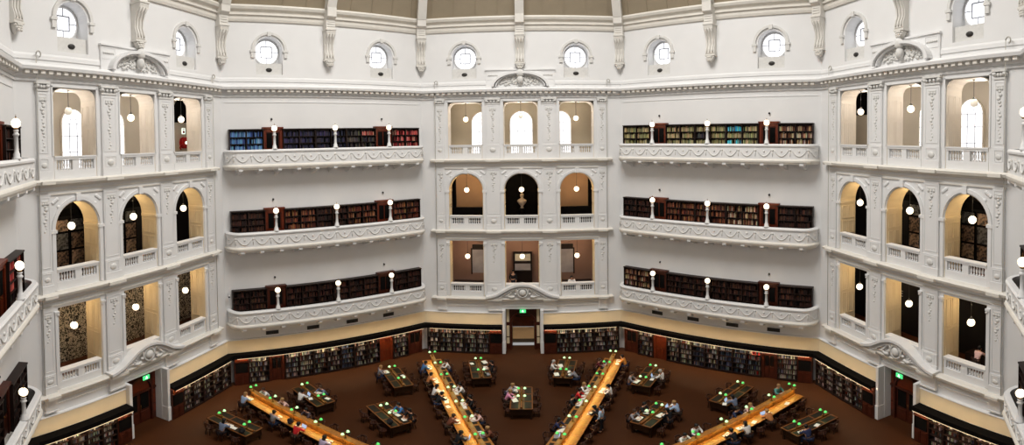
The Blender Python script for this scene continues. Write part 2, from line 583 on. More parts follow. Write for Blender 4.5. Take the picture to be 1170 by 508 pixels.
def portico(f):
    mw = frame(f)
    side = SIDE[f]
    TH = 1.1
    mb = MB()
    for a, b in ((-HALF - .05, -5.24), (-2.76, -1.24), (1.24, 2.76), (5.24, HALF + .05)):
        mb.box(a, b, 0, TH, 0, 19.7)
    for c in BAYS:
        zg = 0 if c else 3.5
        for z0, z1 in ((zg, 4.48), (8.74, 9.58), (13.62, 14.68), (18.74, 19.7)):
            mb.box(c - 1.24, c + 1.24, 0, TH, z0, z1)
        pts = arch(c, 1.24, 12.38, 18)
        mb.prism(pts[:10] + [(c, 13.62), (c - 1.24, 13.62)], 0, TH)
        mb.prism(pts[9:] + [(c + 1.24, 13.62), (c, 13.62)], 0, TH)
    wall = struct(mb.obj('wall_%s' % side, 'white', None, mw))
    # pilasters, panels and reliefs
    pil, rel, cap = MB(), MB(), MB()
    for x0, x1 in ((-6.12, -5.53), (-2.48, -1.52), (1.52, 2.48), (5.53, 6.12)):
        xm, hw = (x0 + x1) / 2, (x1 - x0) / 2
        for L in (1, 2, 3):
            z0 = OPEN_C[L][0]
            zt = (8.86, 14.05, 18.58)[L - 1]
            pil.box(x0, x1, -.10, .02, z0, zt)
            pil.box(x0 - .04, x1 + .04, -.17, .02, z0 - .08, z0 + .36)
            pil.box(x0 - .02, x1 + .02, -.13, .02, z0 + .36, z0 + 1.0)
            panel_lines(pil, x0 + .07, x1 - .07, z0 + 1.15, zt - .15, -.10)
            drop(rel, xm, zt - .3, 2.5 if L == 3 else 1.55, -.10, min(.24, hw * .6))
            # shield on the pedestal
            rel.ball((xm, -.13, z0 + .62), min(.2, hw * .5), 10, 6, 1.1, .35, .8)
            panel_lines(pil, xm - hw * .7, xm + hw * .7, z0 + .42, z0 + .92, -.13, .025)
        cap.box(x0 - .08, x1 + .08, -.2, .02, 18.86, 18.97)
        cap.box(x0 - .02, x1 + .02, -.14, .02, 18.54, 18.62)
        for s_ in (-1, 1):
            cap.lathe([(.1, -.18), (.1, .0)], (xm + s_ * (hw - .03), 0, 18.77), 10, 'y')
        for i in range(4):
            cap.ball((x0 + (x1 - x0) * (i + .5) / 4, -.12, 18.74), .09, 6, 4, 1, .6, 1.1)
    pil.obj('pilaster', 'white', wall)
    rel.obj('relief_ornament', 'relief', wall)
    cap.obj('capital', 'relief', wall)
    # string courses and hand-rail bands
    sc = MB()
    W = 6.28
    for zt in (4.48, 9.58, 14.68):
        p = [(-W, 0), (-W, 0), (W, 0)]
        pr = [(0, zt - .36), (.08, zt - .34), (.12, zt - .24), (.32, zt - .20), (.36, zt - .08), (.26, zt), (0, zt)]
        path = [(-6.22, .05), (-6.22, 0), (6.22, 0), (6.22, .05)]
        sc.sweep([(x, y) for x, y in path][::-1][::-1], [(d, z) for d, z in pr])
        for x0, x1 in ((-6.16, -5.49), (-2.53, -1.47), (1.47, 2.53), (5.49, 6.16)):
            sc.box(x0, x1, -.46, .0, zt - .2, zt - .06)
        sc.box(-6.2, 6.2, -.05, .02, zt - .52, zt - .48)
    for zt in (13.98, 8.86):
        sc.box(-6.18, 6.18, -.06, .02, zt, zt + .06)
    sc.obj('string_course', 'warmtrim', wall)
    # arch surrounds (middle level), small capitals at lower level, brackets at top level
    ar = MB()
    for c in BAYS:
        ar.strip([(c - 1.3, 12.2)] + arch(c, 1.3, 12.38, 20) + [(c + 1.3, 12.2)], -.07, .02, -.17)
        ar.box(c - .13, c + .13, -.14, .02, 13.62, 13.98)
        for s_ in (-1, 1):
            ar.box(c + s_ * 1.36 - .16, c + s_ * 1.36 + .16, -.1, .02, 12.26, 12.4)
            ar.box(c + s_ * 1.36 - .1, c + s_ * 1.36 + .1, -.06, .02, 9.6, 12.26)
            ar.box(c + s_ * 1.34 - .12, c + s_ * 1.34 + .12, -.12, .02, 8.5, 8.6)
            ar.lathe([(.07, -.1), (.07, .02)], (c + s_ * 1.28, 0, 8.42), 8, 'y')
            ar.box(c + s_ * 1.34 - .09, c + s_ * 1.34 + .09, -.07, .02, 4.6, 8.5)
            for i in range(5):
                ar.ball((c + s_ * (1.06 + .07 * i), -.01, 13.42 + .1 * ((i * 3) % 4) + .05 * i), .09, 6, 4, 1.2, .4, 1)
        ar.box(c - 1.32, c + 1.32, -.05, .02, 18.76, 18.86)
        ar.box(c - 1.32, c - 1.24, -.05, .02, 15.7, 18.8)
        ar.box(c + 1.24, c + 1.32, -.05, .02, 15.7, 18.8)
    ar.obj('arch_surround', 'white', wall)
    # linings of the deep openings, with raised panels
    lin_, pan, lin3, pan3 = MB(), MB(), MB(), MB()
    for L in (1, 2, 3):
        z0, z1 = OPEN_C[L]
        for c in BAYS:
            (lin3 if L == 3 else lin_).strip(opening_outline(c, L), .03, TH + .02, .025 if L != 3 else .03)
            for s_ in (-1, 1):
                x = c + s_ * 1.215
                zz = {1: (5.4, 6.9, 8.5), 2: (10.4, 11.3, 12.2), 3: (15.6, 17.0, 18.1)}[L]
                for a, b in zip(zz, zz[1:]):
                    for w0, w1 in ((.16, .54), (.62, 1.0)):
                        for q in ((w0, w1, a + .08, a + .12), (w0, w1, b - .12, b - .08), (w0, w0 + .04, a + .12, b - .12), (w1 - .04, w1, a + .12, b - .12)):
                            (pan3 if L == 3 else pan).box(*sorted((x, x - s_ * .025)), q[0], q[1], q[2], q[3])
                if L == 2:
                    pan.box(*sorted((x, x - s_ * .05)), .03, TH, 12.28, 12.42)
    lin_.obj('opening_lining', 'lining', wall)
    pan.obj('lining_panel', 'lining', wall)
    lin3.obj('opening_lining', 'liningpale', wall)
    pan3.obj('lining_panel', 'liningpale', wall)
    # square-headed corners of top level: fill behind the round corners
    # base blocks under the lowest course
    bb = MB()
    for x0, x1 in ((-6.12, -5.5), (-2.45, -1.5), (1.5, 2.45), (5.5, 6.12)):
        bb.box(x0, x1, -.16, .02, 3.42, 4.14)
        bb.box(x0 - .03, x1 + .03, -.2, .02, 3.42, 3.5)
    bb.box(-6.1, 6.1, -.06, .02, 3.74, 3.79)
    for s_ in (-1, 1):
        bb.box(*sorted((s_ * 1.27, s_ * 1.46)), -.42, .3, 0, 3.5)      # door jamb piers
        bb.box(*sorted((s_ * 1.25, s_ * 1.48)), -.45, .0, 0, .95)
    bb.obj('base_block', 'white', wall)
    # conduits with scroll tops
    cd = MB()
    for x in (-6.16, 6.16):
        cd.tube([(x, -.2, 4.5), (x, -.2, 20.15)], .018, 5)
        cd.tube([(x + .12 - .12 * cos(i * .55), -.2, 20.15 + .14 * sin(i * .55)) for i in range(9)], .03, 5)
    cd.obj('edge_conduit', 'cable', wall)
    # segmental pediment above the cornice
    pd = MB()
    R = 2.25
    pts = [(2.02 * cos(a), 19.78 + 1.08 * sin(a)) for a in [pi * i / 20 for i in range(21)]]
    pd.strip([(p[0], p[1]) for p in pts], -.5, .02, -.16)
    pd.strip([(p[0] * .88, 19.78 + (p[1] - 19.78) * .85) for p in pts], -.36, .02, -.08)
    pd.box(-2.45, 2.45, -.10, .02, 19.76, 21.0)
    pd.box(-2.5, 2.5, -.18, .02, 20.96, 21.05)
    panel_lines(pd, -2.4, -1.5, 20.3, 20.9, -.1, .05)
    panel_lines(pd, 1.5, 2.4, 20.3, 20.9, -.1, .05)
    p_ = pd.obj('pediment', 'white', wall)
    rl = MB()
    rr = random.Random(3)
    for i in range(190):
        a = rr.uniform(.05, pi - .05)
        q = sqrt(rr.uniform(.02, .66))
        rl.ball((1.8 * q * cos(a), -.14, 19.86 + .98 * q * sin(a)), rr.uniform(.035, .085), 6, 4, 1.3, .9, 1)
    rl.ball((0, -.36, 20.72), .28, 10, 6, 1.1, .6, 1)
    rl.ball((0, -.3, 20.25), .3, 10, 6, .8, .7, 1.1)
    for s_ in (-1, 1):
        for i in range(6):
            rl.ball((s_ * (1.65 + .12 * i), -.11, 20.6), .06, 6, 4)
    rl.obj('pediment_relief', 'relief', wall)
    # cartouche pediment over the door
    lp = MB()
    up = [(-2.6, 4.48), (-2.2, 4.55), (-1.75, 4.72), (-1.3, 5.0), (-.85, 5.26), (-.4, 5.42), (0, 5.46), (.4, 5.42), (.85, 5.26), (1.3, 5.0), (1.75, 4.72), (2.2, 4.55), (2.6, 4.48)]
    lp.strip(up, -.56, .02, -.14)
    lp.strip([(x * .93, z - .2) for x, z in up[1:-1]], -.44, .02, -.07)
    lp.prism(up + [(2.6, 4.42), (-2.6, 4.42)], -.30, .02)
    lp.obj('door_pediment', 'white', wall)
    ca = MB()
    ca.ball((0, -.42, 4.92), .26, 12, 8, 1, .6, 1)
    ca.tube([(.36 * cos(i * pi / 8), -.4, 4.92 + .36 * sin(i * pi / 8)) for i in range(16)], .07, 6, True)
    for s_ in (-1, 1):
        ca.tube([(s_ * (.5 + .16 * cos(i * .7) * (1 - i * .07)), -.38, 4.95 + .3 * sin(i * .7) * (1 - i * .07)) for i in range(9)], .08, 6)
        ca.tube([(s_ * .55, -.36, 4.62), (s_ * .8, -.36, 4.55), (s_ * 1.1, -.34, 4.66), (s_ * 1.5, -.33, 4.6)], [.1, .09, .07, .03], 6)
        for i in range(5):
            ca.ball((s_ * (.62 + .1 * i), -.36, 5.12 - .1 * i), .08, 6, 4)
    ca.obj('cartouche', 'relief', wall)
    # galleries behind
    for L in (1, 2, 3):
        z0, z1 = OPEN_C[L]
        zf, zc = z0 - .06, z1 + .35
        DB = 2.65
        gm = GAL[(f, L)]
        mg = MB()
        mg.box(-8, 8, DB, DB + .15, zf, zc)
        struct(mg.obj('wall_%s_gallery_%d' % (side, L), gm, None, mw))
        mg = MB()
        for s_ in (-1, 1):
            mg.box(*sorted((s_ * 7.85, s_ * 8.0)), TH, DB, zf, zc)
        struct(mg.obj('wall_%s_gallery_end_%d' % (side, L), 'lining' if L == 3 else gm if gm != 'mural' else 'mauve', None, mw))
        mg = MB().box(-8, 8, TH, DB, zf - .1, zf)
        struct(mg.obj('floor_%s_gallery_%d' % (side, L), 'gfloor' if L < 3 else 'palewall', None, mw))
        mg = MB().box(-8, 8, TH, DB, zc, zc + .1)
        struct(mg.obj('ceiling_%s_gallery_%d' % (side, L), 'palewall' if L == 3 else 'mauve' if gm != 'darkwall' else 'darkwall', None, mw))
        for c in BAYS:
            # balustrade
            cen = f'{LEV[L]} {BAYSAY[c]} opening of the {SAY[f]} portico'
            b = thing('balustrade', 'white balustrade in the ' + cen, 'balustrade', mw @ T(c, 0, z0), 'white portico balustrades')
            solid = (L == 1 and c == 0)
            MB().box(-1.2, 1.2, .02, .3, 0, .38).obj('plinth', 'white', b)
            h = MB().box(-1.2, 1.2, .0, .32, .84, .93)
            h.box(-1.2, 1.2, -.03, .34, .93, 1.0)
            h.obj('handrail', 'white', b)
            MB().box(-.17, .17, .03, .29, .38, .84).obj('pier', 'white', b)
            for s_ in (-1, 1):
                MB().box(*sorted((s_ * 1.08, s_ * 1.2)), .03, .29, .38, .84).obj('pier', 'white', b)
            if solid:
                MB().box(-1.08, 1.08, .05, .28, .38, .84).obj('parapet_panel', 'white', b)
            else:
                for s_ in (-1, 1):
                    for i in range(6):
                        o = link('baluster', BAL, b)
                        o.location = (s_ * (.25 + .155 * i), .16, .39)
            # pendant globe
            zg = {1: 7.45, 2: 12.4, 3: 17.52}[L]
            cc = c
            if f == 'L' and L == 3 and c == -4:
                zg = 17.75
            if f == 'R' and L == 3 and c == 4:
                zg = 17.66
            if f == 'C' and L == 3 and c == 0:
                zg = 17.72
            g = thing('pendant_lamp', 'round globe lamp hanging in the ' + cen, 'pendant lamp', mw @ T(cc, .5, zg), 'globe lamps hanging in the porticoes')
            rod = link('suspension_rod', ROD, g)
            zt = z1 + (.0 if L != 2 else 0)
            rod.scale.z = (zt - zg) / 1.13
            link('globe', GLOBEOFF if (L == 3 and (f, c) in (('C', 0), ('L', -4), ('R', 4))) else GLOBE, g)
    return wall


WALLS = {}
for f in ('C', 'L', 'R'):
    WALLS[f] = portico(f)

# ------------------------------------------------------------------ gallery windows and exhibits
def gallery_window(mw, c, r, z0, zs, w):
    WIN[0] += 1
    pts = [(c - r, z0)] + arch(c, r, zs, 16) + [(c + r, z0)]
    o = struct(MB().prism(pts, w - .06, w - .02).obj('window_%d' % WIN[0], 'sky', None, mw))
    fr = MB()
    fr.strip(pts, w - .12, w + .0, -.08)
    fr.obj('window_frame', 'palewall', o)
    b = MB()
    for q in (-r / 3, r / 3):
        b.box(c + q - .015, c + q + .015, w - .09, w - .06, z0, zs)
        b.tube([(c + q * .6, w - .07, zs + .2), (c + q * 2.1, w - .07, zs + r * .75)], .014, 4)
    for z in (z0 + (zs - z0) * .36, z0 + (zs - z0) * .72, zs):
        b.box(c - r, c + r, w - .09, w - .06, z - .015, z + .015)
    b.tube([(c + .36 * r * cos(i * pi / 10), w - .07, zs + .36 * r * sin(i * pi / 10)) for i in range(11)], .014, 4)
    b.obj('glazing_bar', 'muntin', o)


for f, cs, r in (('C', (-2.95, 0, 2.95), .84), ('L', (-2.2, .65), .74), ('R', (2.23, -.65), .74)):
    for c in cs:
        gallery_window(frame(f), c, r, 15.0, 17.3, 2.65)

# dark hatch, hose reel and its sign in the top left gallery; dark hatch in the top right one
DB = 2.65
for f, sx, zb, zt in (('L', 1, 17.5, 18.9), ('R', -1, 17.5, 18.9)):
    o = MB().prism([(sx * 6.5 - .66, zb), (sx * 6.5 + .66, zb), (sx * 6.5 + .66, zt - .3), (sx * 6.5 + .4, zt), (sx * 6.5 - .4, zt), (sx * 6.5 - .66, zt - .3)], DB - .08, DB).obj('wall_hatch', 'black', None, frame(f))
    tag(o, 'black hatch high on the back wall of the top %s gallery' % SAY[f], 'hatch')
hr = thing('fire_hose_reel', 'red fire hose reel on the wall of the top left gallery', 'hose reel', frame('L') @ T(6.6, DB, 16.2))
m_ = MB()
m_.lathe([(.34, -.08), (.36, -.1), (.36, -.02), (.34, 0)], (0, 0, 0), 20, 'y')
m_.lathe([(.34, -.3), (.36, -.3), (.36, -.24), (.34, -.24)], (0, 0, 0), 20, 'y')
m_.lathe([(.27, -.25), (.27, -.08)], (0, 0, 0), 20, 'y')
m_.obj('reel', 'red', hr)
MB().lathe([(.06, -.34), (.1, -.33), (.1, -.3)], (0, 0, 0), 12, 'y').obj('hub', 'signwhite', hr)
MB().tube([(-.28, -.2, -.1), (-.42, -.22, -.2), (-.5, -.2, -.28), (-.42, -.2, -.42)], .05, 6).obj('nozzle', 'red', hr)
m_ = MB()
m_.box(-.16, .16, -.02, 0, -.18, .18)
sg = m_.obj('hose_sign', 'signwhite', None, frame('L') @ T(6.68, DB - .02, 16.95))
tag(sg, 'small white and red sign above the hose reel', 'sign')
m_ = MB()
m_.lathe([(.06, -.03), (.1, -.03), (.1, -.02), (.06, -.02)], (0, 0, -.05), 14, 'y')
m_.box(-.1, .1, -.03, -.02, .08, .14)
m_.obj('sign_symbol', 'red', sg)

# lettering in the dark lowest right gallery
cu = bpy.data.curves.new('wall_lettering', 'FONT')
cu.body = 'THE'
cu.size = .52
cu.extrude = .01
cu.align_x = 'RIGHT'
cu.materials.append(M['palewall'])
o = link('lettering_outline', cu)
bpy.context.view_layer.update()
lm_ = bpy.data.meshes.new_from_object(o.evaluated_get(bpy.context.evaluated_depsgraph_get()))
bpy.data.objects.remove(o)
o = link('wall_lettering', lm_, None, frame('R') @ T(-2.62, DB - .03, 6.72) @ Matrix.Rotation(pi / 2, 4, 'X'))
tag(o, 'pale capital lettering high on the dark wall of the lowest right gallery', 'lettering')

# exhibition boards in the middle galleries
er = random.Random(11)


def board(f, t, z, w, h, m, label, depth=DB):
    b = thing('exhibition_panel', label, 'display panel', frame(f) @ T(t, depth, z))
    MB().box(-w / 2, w / 2, -.06, -.01, 0, h).obj('print', m, b)
    fr = MB()
    for q in ((-w / 2 - .04, -w / 2, -.04, h + .04), (w / 2, w / 2 + .04, -.04, h + .04)):
        fr.box(q[0], q[1], -.08, 0, q[2], q[3])
    fr.box(-w / 2, w / 2, -.08, 0, -.04, 0)
    fr.box(-w / 2, w / 2, -.08, 0, h, h + .04)
    fr.obj('panel_frame', 'black', b)


for f, sx, nm in (('L', 1, 'left'), ('R', -1, 'right')):
    k = 0
    for t in (-3.1, -2.1, -.2, .8, 1.75):
        for j, (z, h) in enumerate(((9.95, .75), (10.8, .85), (11.75, .6))):
            board(f, sx * t, z, .82, h, ('photo1', 'photo2', 'photo3')[(k + j * 2) % 3],
                  'framed print in the middle %s gallery, %s row, %s column from the window end' % (nm, ('bottom', 'middle', 'top')[j], ORD[k]))
        k += 1
    o = MB().box(-.16, .16, -.16, .16, 0, 4.0).obj('display_post', 'black', None, frame(f) @ T(sx * -1.55, DB - .3, 9.52))
    tag(o, 'black display post between the prints of the middle %s gallery' % nm, 'post')
    o = MB().box(-6.5, 3, -.2, .0, 0, .35).obj('display_rail', 'black', None, frame(f) @ (T(0, DB, 12.55) if sx == 1 else T(3.5, DB, 12.55)))
    tag(o, 'long dark rail above the prints of the middle %s gallery' % nm, 'rail')

# bust in the dark middle niche, black portal pieces beside the terracotta walls
o = MB().box(-1.9, 1.9, -.1, 0, 0, 4.3).obj('niche_backing', 'black', None, frame('C') @ T(0, DB, 9.52))
tag(o, 'black backing behind the pale bust in the far middle arch', 'backing')
bust = thing('stone_bust', 'pale stone bust on a tall black stand in the far middle arch', 'bust', frame('C') @ T(0, 2.1, 9.52))
m_ = MB()
m_.lathe([(.24, 0), (.26, .06), (.18, .12), (.16, 1.15), (.22, 1.22), (.22, 1.3)], (0, 0, 0), 12)
m_.obj('stand', 'black', bust)
m_ = MB()
m_.lathe([(.1, 1.3), (.12, 1.36), (.09, 1.46), (.2, 1.6), (.34, 1.78), (.36, 1.9), (.22, 2.0), (.1, 2.06), (.1, 2.14), (.13, 2.22), (.14, 2.32), (.1, 2.42), (.03, 2.46)], (0, 0, 0), 14, 'z', 1, .7)
m_.obj('figure', 'stone', bust)
for s_, nm in ((-1, 'left'), (1, 'right')):
    q = thing('black_portal', 'black portal post and low plinth in the far middle-level arch on the %s' % nm, 'portal', frame('C') @ T(s_ * 4.0, 2.3, 9.52))
    MB().box(*sorted((s_ * 1.08, s_ * 1.34)), -.1, .2, 0, 4.2).obj('post', 'black', q)
    MB().box(-1.9, 1.34 if s_ > 0 else 1.9, -.25, .2, 0, 1.35).obj('plinth', 'black', q)
# picture window screens and furniture in the lowest far gallery
for s_, nm in ((-1, 'left'), (1, 'right')):
    q = thing('view_window', 'hazy interior window behind the lowest far %s opening' % nm, 'window', frame('C') @ T(s_ * 3.15, DB, 5.6))
    MB().box(-.75, .75, -.05, 0, 0, 1.9).obj('pane', 'haze', q)
    fr = MB()
    fr.box(-.85, -.75, -.1, 0, -.1, 2.0)
    fr.box(.75, .85, -.1, 0, -.1, 2.0)
    fr.box(-.75, .75, -.1, 0, 1.9, 2.3)
    fr.obj('window_surround', 'case', q)
q = thing('display_cabinet', 'dark display cabinet with a lit top behind the lowest far middle opening', 'cabinet', frame('C') @ T(0, DB - .35, 4.44))
m_ = MB()
m_.box(-.72, -.62, 0, .3, 0, 2.9)
m_.box(.62, .72, 0, .3, 0, 2.9)
m_.box(-.62, .62, .2, .3, 0, 2.9)
for z in (.0, 1.35, 2.1, 2.8):
    m_.box(-.62, .62, 0, .2, z, z + .08)
m_.obj('carcass', 'case', q)
MB().box(-.6, .6, .1, .2, 2.2, 2.75).obj('lit_shelf', 'paper', q)
MB().box(-.6, .6, .08, .2, 1.45, 1.95).obj('display_screen', 'haze', q)
for s_ in (-1, 1):
    o = MB().box(-1.2, 1.2, -.3, .3, 0, .72).obj('gallery_bench', 'case', None, frame('C') @ T(s_ * 4, 1.75, 4.44))
    tag(o, 'long dark bench behind the lowest far %s balustrade' % ('left' if s_ < 0 else 'right'), 'bench')
o = MB().box(-1.15, 1.15, -.35, .35, 0, .74).obj('gallery_table', 'case', None, frame('R') @ T(4, 1.9, 4.44))
tag(o, 'dark table in the lowest right gallery opening nearest the viewer', 'table')

# ------------------------------------------------------------------ plain walls with balconies
for f in ('BL', 'BR', 'NL', 'NR'):
    struct(MB().box(-HALF - .1, HALF + .1, 0, .35, 0, 19.7).obj('wall_%s' % SIDE[f], 'white', None, frame(f)))
    mb = MB()
    mb.box(-HALF + .2, HALF - .2, -.03, .02, 18.62, 18.66)
    trim(mb, 'white', frame(f))

DECK = {1: 4.40, 2: 9.53, 3: 14.62}
mb = MB()
mb.lathe([(.17, 0), (.17, .06), (.13, .1), (.13, .2), (.1, .24), (.085, .34), (.075, .8), (.1, .83), (.13, .88), (.09, .93), (.075, .98), (.11, 1.02), (.07, 1.06)], (0, 0, 0), 12)
POST = mb.mesh('lamp_post', 'white')
mb = MB()
mb.lathe([(.06, 1.04), (.1, 1.08), (.05, 1.13)], (0, 0, 0), 10)
mb.lathe([(.012, 1.45), (.03, 1.49), (.012, 1.54), (.006, 1.6)], (0, 0, 0), 8)
mb.tube([(.18 * cos(i * pi / 10), .18 * sin(i * pi / 10), 1.28) for i in range(20)], .008, 4, True)
FIN = mb.mesh('finial', 'brass')
BGLOBE = MB().ball((0, 0, 1.28), .175, 18, 12).mesh('globe', 'globe')

# parapet path: straight front with quarter-ellipse ends
path = [(-7.05, .02)] + [(-6.3 - .75 * cos(a), -.98 * sin(a)) for a in [pi / 2 * i / 8 for i in range(9)]][0:0]
path = [(-7.05, .05)] + [(-6.25 - .8 * cos(i * pi / 16), -1.0 * sin(i * pi / 16)) for i in range(1, 9)] + \
       [(6.25 + .8 * sin(i * pi / 16), -1.0 * cos(i * pi / 16)) for i in range(0, 8)] + [(7.05, .05)]


def path_at(s_):
    # point and outward normal at arc length s_
    acc = 0
    for a, b in zip(path, path[1:]):
        L = hypot(b[0] - a[0], b[1] - a[1])
        if acc + L >= s_:
            q = (s_ - acc) / L
            d = ((b[0] - a[0]) / L, (b[1] - a[1]) / L)
            return (a[0] + (b[0] - a[0]) * q, a[1] + (b[1] - a[1]) * q), (d[1], -d[0])
        acc += L
    return path[-1], (1, 0)


PLEN = sum(hypot(b[0] - a[0], b[1] - a[1]) for a, b in zip(path, path[1:]))


def balcony_meshes():
    out = {}
    m_ = MB()
    m_.sweep(path, [(-.02, -.02), (.0, .14), (-.01, .86), (-.14, .86), (-.14, -.02)])
    out['parapet'] = m_.mesh('parapet', 'white')
    m_ = MB()
    m_.sweep(path, [(.05, .9), (.06, .97), (.0, 1.05), (-.2, 1.05), (-.2, .9), (-.14, .86), (0, .86)])
    out['handrail'] = m_.mesh('handrail', 'white')
    m_ = MB()
    m_.sweep(path, [(.07, -.06), (.09, .04), (.06, .1), (.02, .15), (-.05, .15), (-.05, -.06)])
    m_.sweep(path, [(.0, -.18), (.03, -.06), (-.12, -.06), (-.12, -.18)])
    out['base_moulding'] = m_.mesh('base_moulding', 'warmtrim')
    m_ = MB()
    m_.plate([(x * .985, y * .9) for x, y in path][::-1], -.12, .0)
    out['deck'] = m_.mesh('deck', 'warmtrim')
    m_ = MB()
    n = 14
    for i in range(n):
        s0, s1 = PLEN * (i + .08) / n, PLEN * (i + .92) / n
        pts, rr = [], []
        for k in range(9):
            q = k / 8
            (x, y), (nx, ny) = path_at(s0 + (s1 - s0) * q)
            pts.append((x + nx * .01, y + ny * .01, .70 - .40 * (4 * q * (1 - q))))
            rr.append(.016 + .022 * sin(pi * q))
        m_.tube(pts, rr, 5)
        (x, y), (nx, ny) = path_at((s0 + s1) / 2)
        m_.ball((x - nx * .015, y - ny * .015, .60), .07, 8, 5)
        (x, y), (nx, ny) = path_at(PLEN * (i + 1) / n - .01)
        m_.ball((x - nx * .02, y - ny * .02, .66), .08, 8, 5)
        m_.tube([(x + nx * .02, y + ny * .02, .6), (x + nx * .02, y + ny * .02, .3)], [.035, .012], 5)
    out['swag_relief'] = m_.mesh('swag_relief', 'relief')
    m_ = MB()
    pr = [(.0, -.1), (-1.02, -.1), (-1.02, -.24), (-.82, -.36), (-.4, -.42), (0, -.56)]
    m_.add([(-.12, y, z) for y, z in pr] + [(.12, y, z) for y, z in pr],
           [tuple(range(6)), tuple(range(11, 5, -1))] + [(i, 6 + i, 6 + (i + 1) % 6, (i + 1) % 6) for i in range(6)])
    out['bracket'] = m_.mesh('bracket', 'white')
    return out


BM = balcony_meshes()
PAL = {
    'blue': [(66, 112, 160), (98, 150, 190), (54, 84, 138), (120, 165, 196), (40, 60, 110), (88, 120, 170)],
    'navy': [(34, 36, 66), (26, 26, 44), (48, 44, 80), (20, 20, 28), (60, 52, 66), (38, 36, 40)],
    'mixdark': [(36, 34, 44), (30, 26, 24), (70, 64, 56), (44, 40, 52), (90, 84, 70), (24, 22, 26)],
    'pink': [(196, 98, 92), (170, 60, 60), (120, 30, 34), (200, 140, 120), (70, 40, 34), (90, 26, 30)],
    'brown': [(104, 52, 34), (74, 34, 24), (126, 70, 44), (56, 28, 22), (150, 102, 66), (84, 38, 30), (42, 24, 20)],
    'darkbrown': [(54, 26, 20), (40, 20, 16), (66, 34, 24), (30, 17, 15), (84, 52, 36), (24, 15, 14)],
    'beige': [(168, 150, 104), (140, 132, 90), (120, 112, 76), (184, 170, 128), (96, 96, 70), (150, 140, 100)],
    'cyan': [(60, 190, 210), (90, 205, 220), (44, 150, 180), (120, 120, 90), (30, 40, 50)],
    'tanrow': [(176, 150, 116), (150, 110, 80), (120, 70, 48), (196, 178, 150), (80, 44, 30), (60, 30, 24)],
    'red': [(196, 78, 76), (176, 60, 62), (208, 100, 96), (158, 46, 52), (186, 88, 84)],
    'black': [(26, 22, 24), (40, 32, 30), (56, 48, 44), (18, 16, 18), (76, 66, 58)],
    'ground': [(216, 210, 196), (206, 200, 188), (190, 182, 166), (120, 114, 104), (60, 58, 60), (200, 194, 182), (34, 30, 30), (96, 76, 58), (90, 98, 116), (150, 140, 124), (120, 60, 46), (46, 46, 52)],
    'groundcool': [(92, 104, 130), (60, 66, 84), (130, 134, 144), (40, 42, 54), (160, 156, 150), (74, 84, 110), (28, 28, 32)],
    'groundred': [(196, 52, 44), (168, 40, 36), (120, 112, 104), (176, 168, 152), (60, 58, 60)],
}
BOOKS = MB()
INDIV = []


def fill_shelf(f, t0, t1, w0, z, hmax, pal, rr, thick=(.03, .065), gap=.06, indiv=None):
    t = t0 + .03
    mw = frame(f)
    while t < t1 - .04:
        th = rr.uniform(*thick)
        if t + th > t1 - .03:
            break
        if rr.random() < gap:
            t += rr.uniform(.04, .16)
            continue
        h = hmax * rr.uniform(.68, .97)
        dp = rr.uniform(.17, .23)
        c = lin(rr.choice(PAL[pal]))
        c = tuple(min(1, x * rr.uniform(.8, 1.2)) for x in c)
        if indiv is not None and indiv(t):
            INDIV.append((f, t, th, w0, z, h, dp, c, indiv.__doc__ or '', pal))
        else:
            vs = [mw @ Vector((x, y, zz)) for zz in (z, z + h) for x, y in ((t, w0 - dp), (t + th - .004, w0 - dp), (t + th - .004, w0), (t, w0))]
            BOOKS.c = c
            BOOKS.add(vs, [(4, 5, 6, 7), (0, 1, 5, 4), (1, 2, 6, 5), (3, 0, 4, 7)])
        t += th


def bookcase_mesh(w, h, d, zs, back='case'):
    m_ = MB()
    m_.box(-w / 2, w / 2, -.03, 0, 0, h)
    m_.box(-w / 2, -w / 2 + .04, -d, -.03, 0, h)
    m_.box(w / 2 - .04, w / 2, -d, -.03, 0, h)
    m_.box(-w / 2 - .02, w / 2 + .02, -d - .03, 0, h, h + .06)
    m_.box(-w / 2, w / 2, -d + .03, -.03, 0, zs[0] - .03)
    if w > 1.7:
        m_.box(-.025, .025, -d, -.03, 0, h)
    c = m_.mesh('carcass', back)
    s_ = MB().box(-w / 2 + .04, w / 2 - .04, -d + .01, -.03, -.03, 0).mesh('shelf', back)
    return c, s_


rb = random.Random(21)
BKEY = {}
DOORN = [0]


def wood_door(f, t, z, w, h, m, ped=True, glass=True, off=0.0):
    DOORN[0] += 1
    mw = frame(f) @ T(t, -off, z)
    m_ = MB()
    m_.box(-w / 2, -w / 2 + .16, -.24, 0, 0, h)
    m_.box(w / 2 - .16, w / 2, -.24, 0, 0, h)
    m_.box(-w / 2 + .16, w / 2 - .16, -.24, 0, h - .2, h)
    if ped:
        m_.box(-w / 2 - .06, w / 2 + .06, -.32, 0, h, h + .1)
        m_.box(-w / 2 - .02, w / 2 + .02, -.27, 0, h - .08, h)
    d = struct(m_.obj('door_%d' % DOORN[0], m, None, mw))
    l = MB()
    a = w / 2 - .16
    l.box(-a, a, -.16, -.12, 0, h - .2)
    for x0, x1 in ((-a + .06, -.04), (.04, a - .06)):
        l.box(x0, x1, -.19, -.16, .12, h * .42)
    l.box(-.012, .012, -.18, -.16, 0, h - .2)
    l.obj('leaf', m, d)
    if glass:
        g = MB()
        for x0, x1 in ((-a + .06, -.04), (.04, a - .06)):
            g.box(x0, x1, -.185, -.16, h * .48, h - .28)
        g.obj('glass_panel', 'black', d)
    MB().ball((.07, -.2, h * .45), .035, 8, 6).obj('door_handle', 'brass', d)
    return d


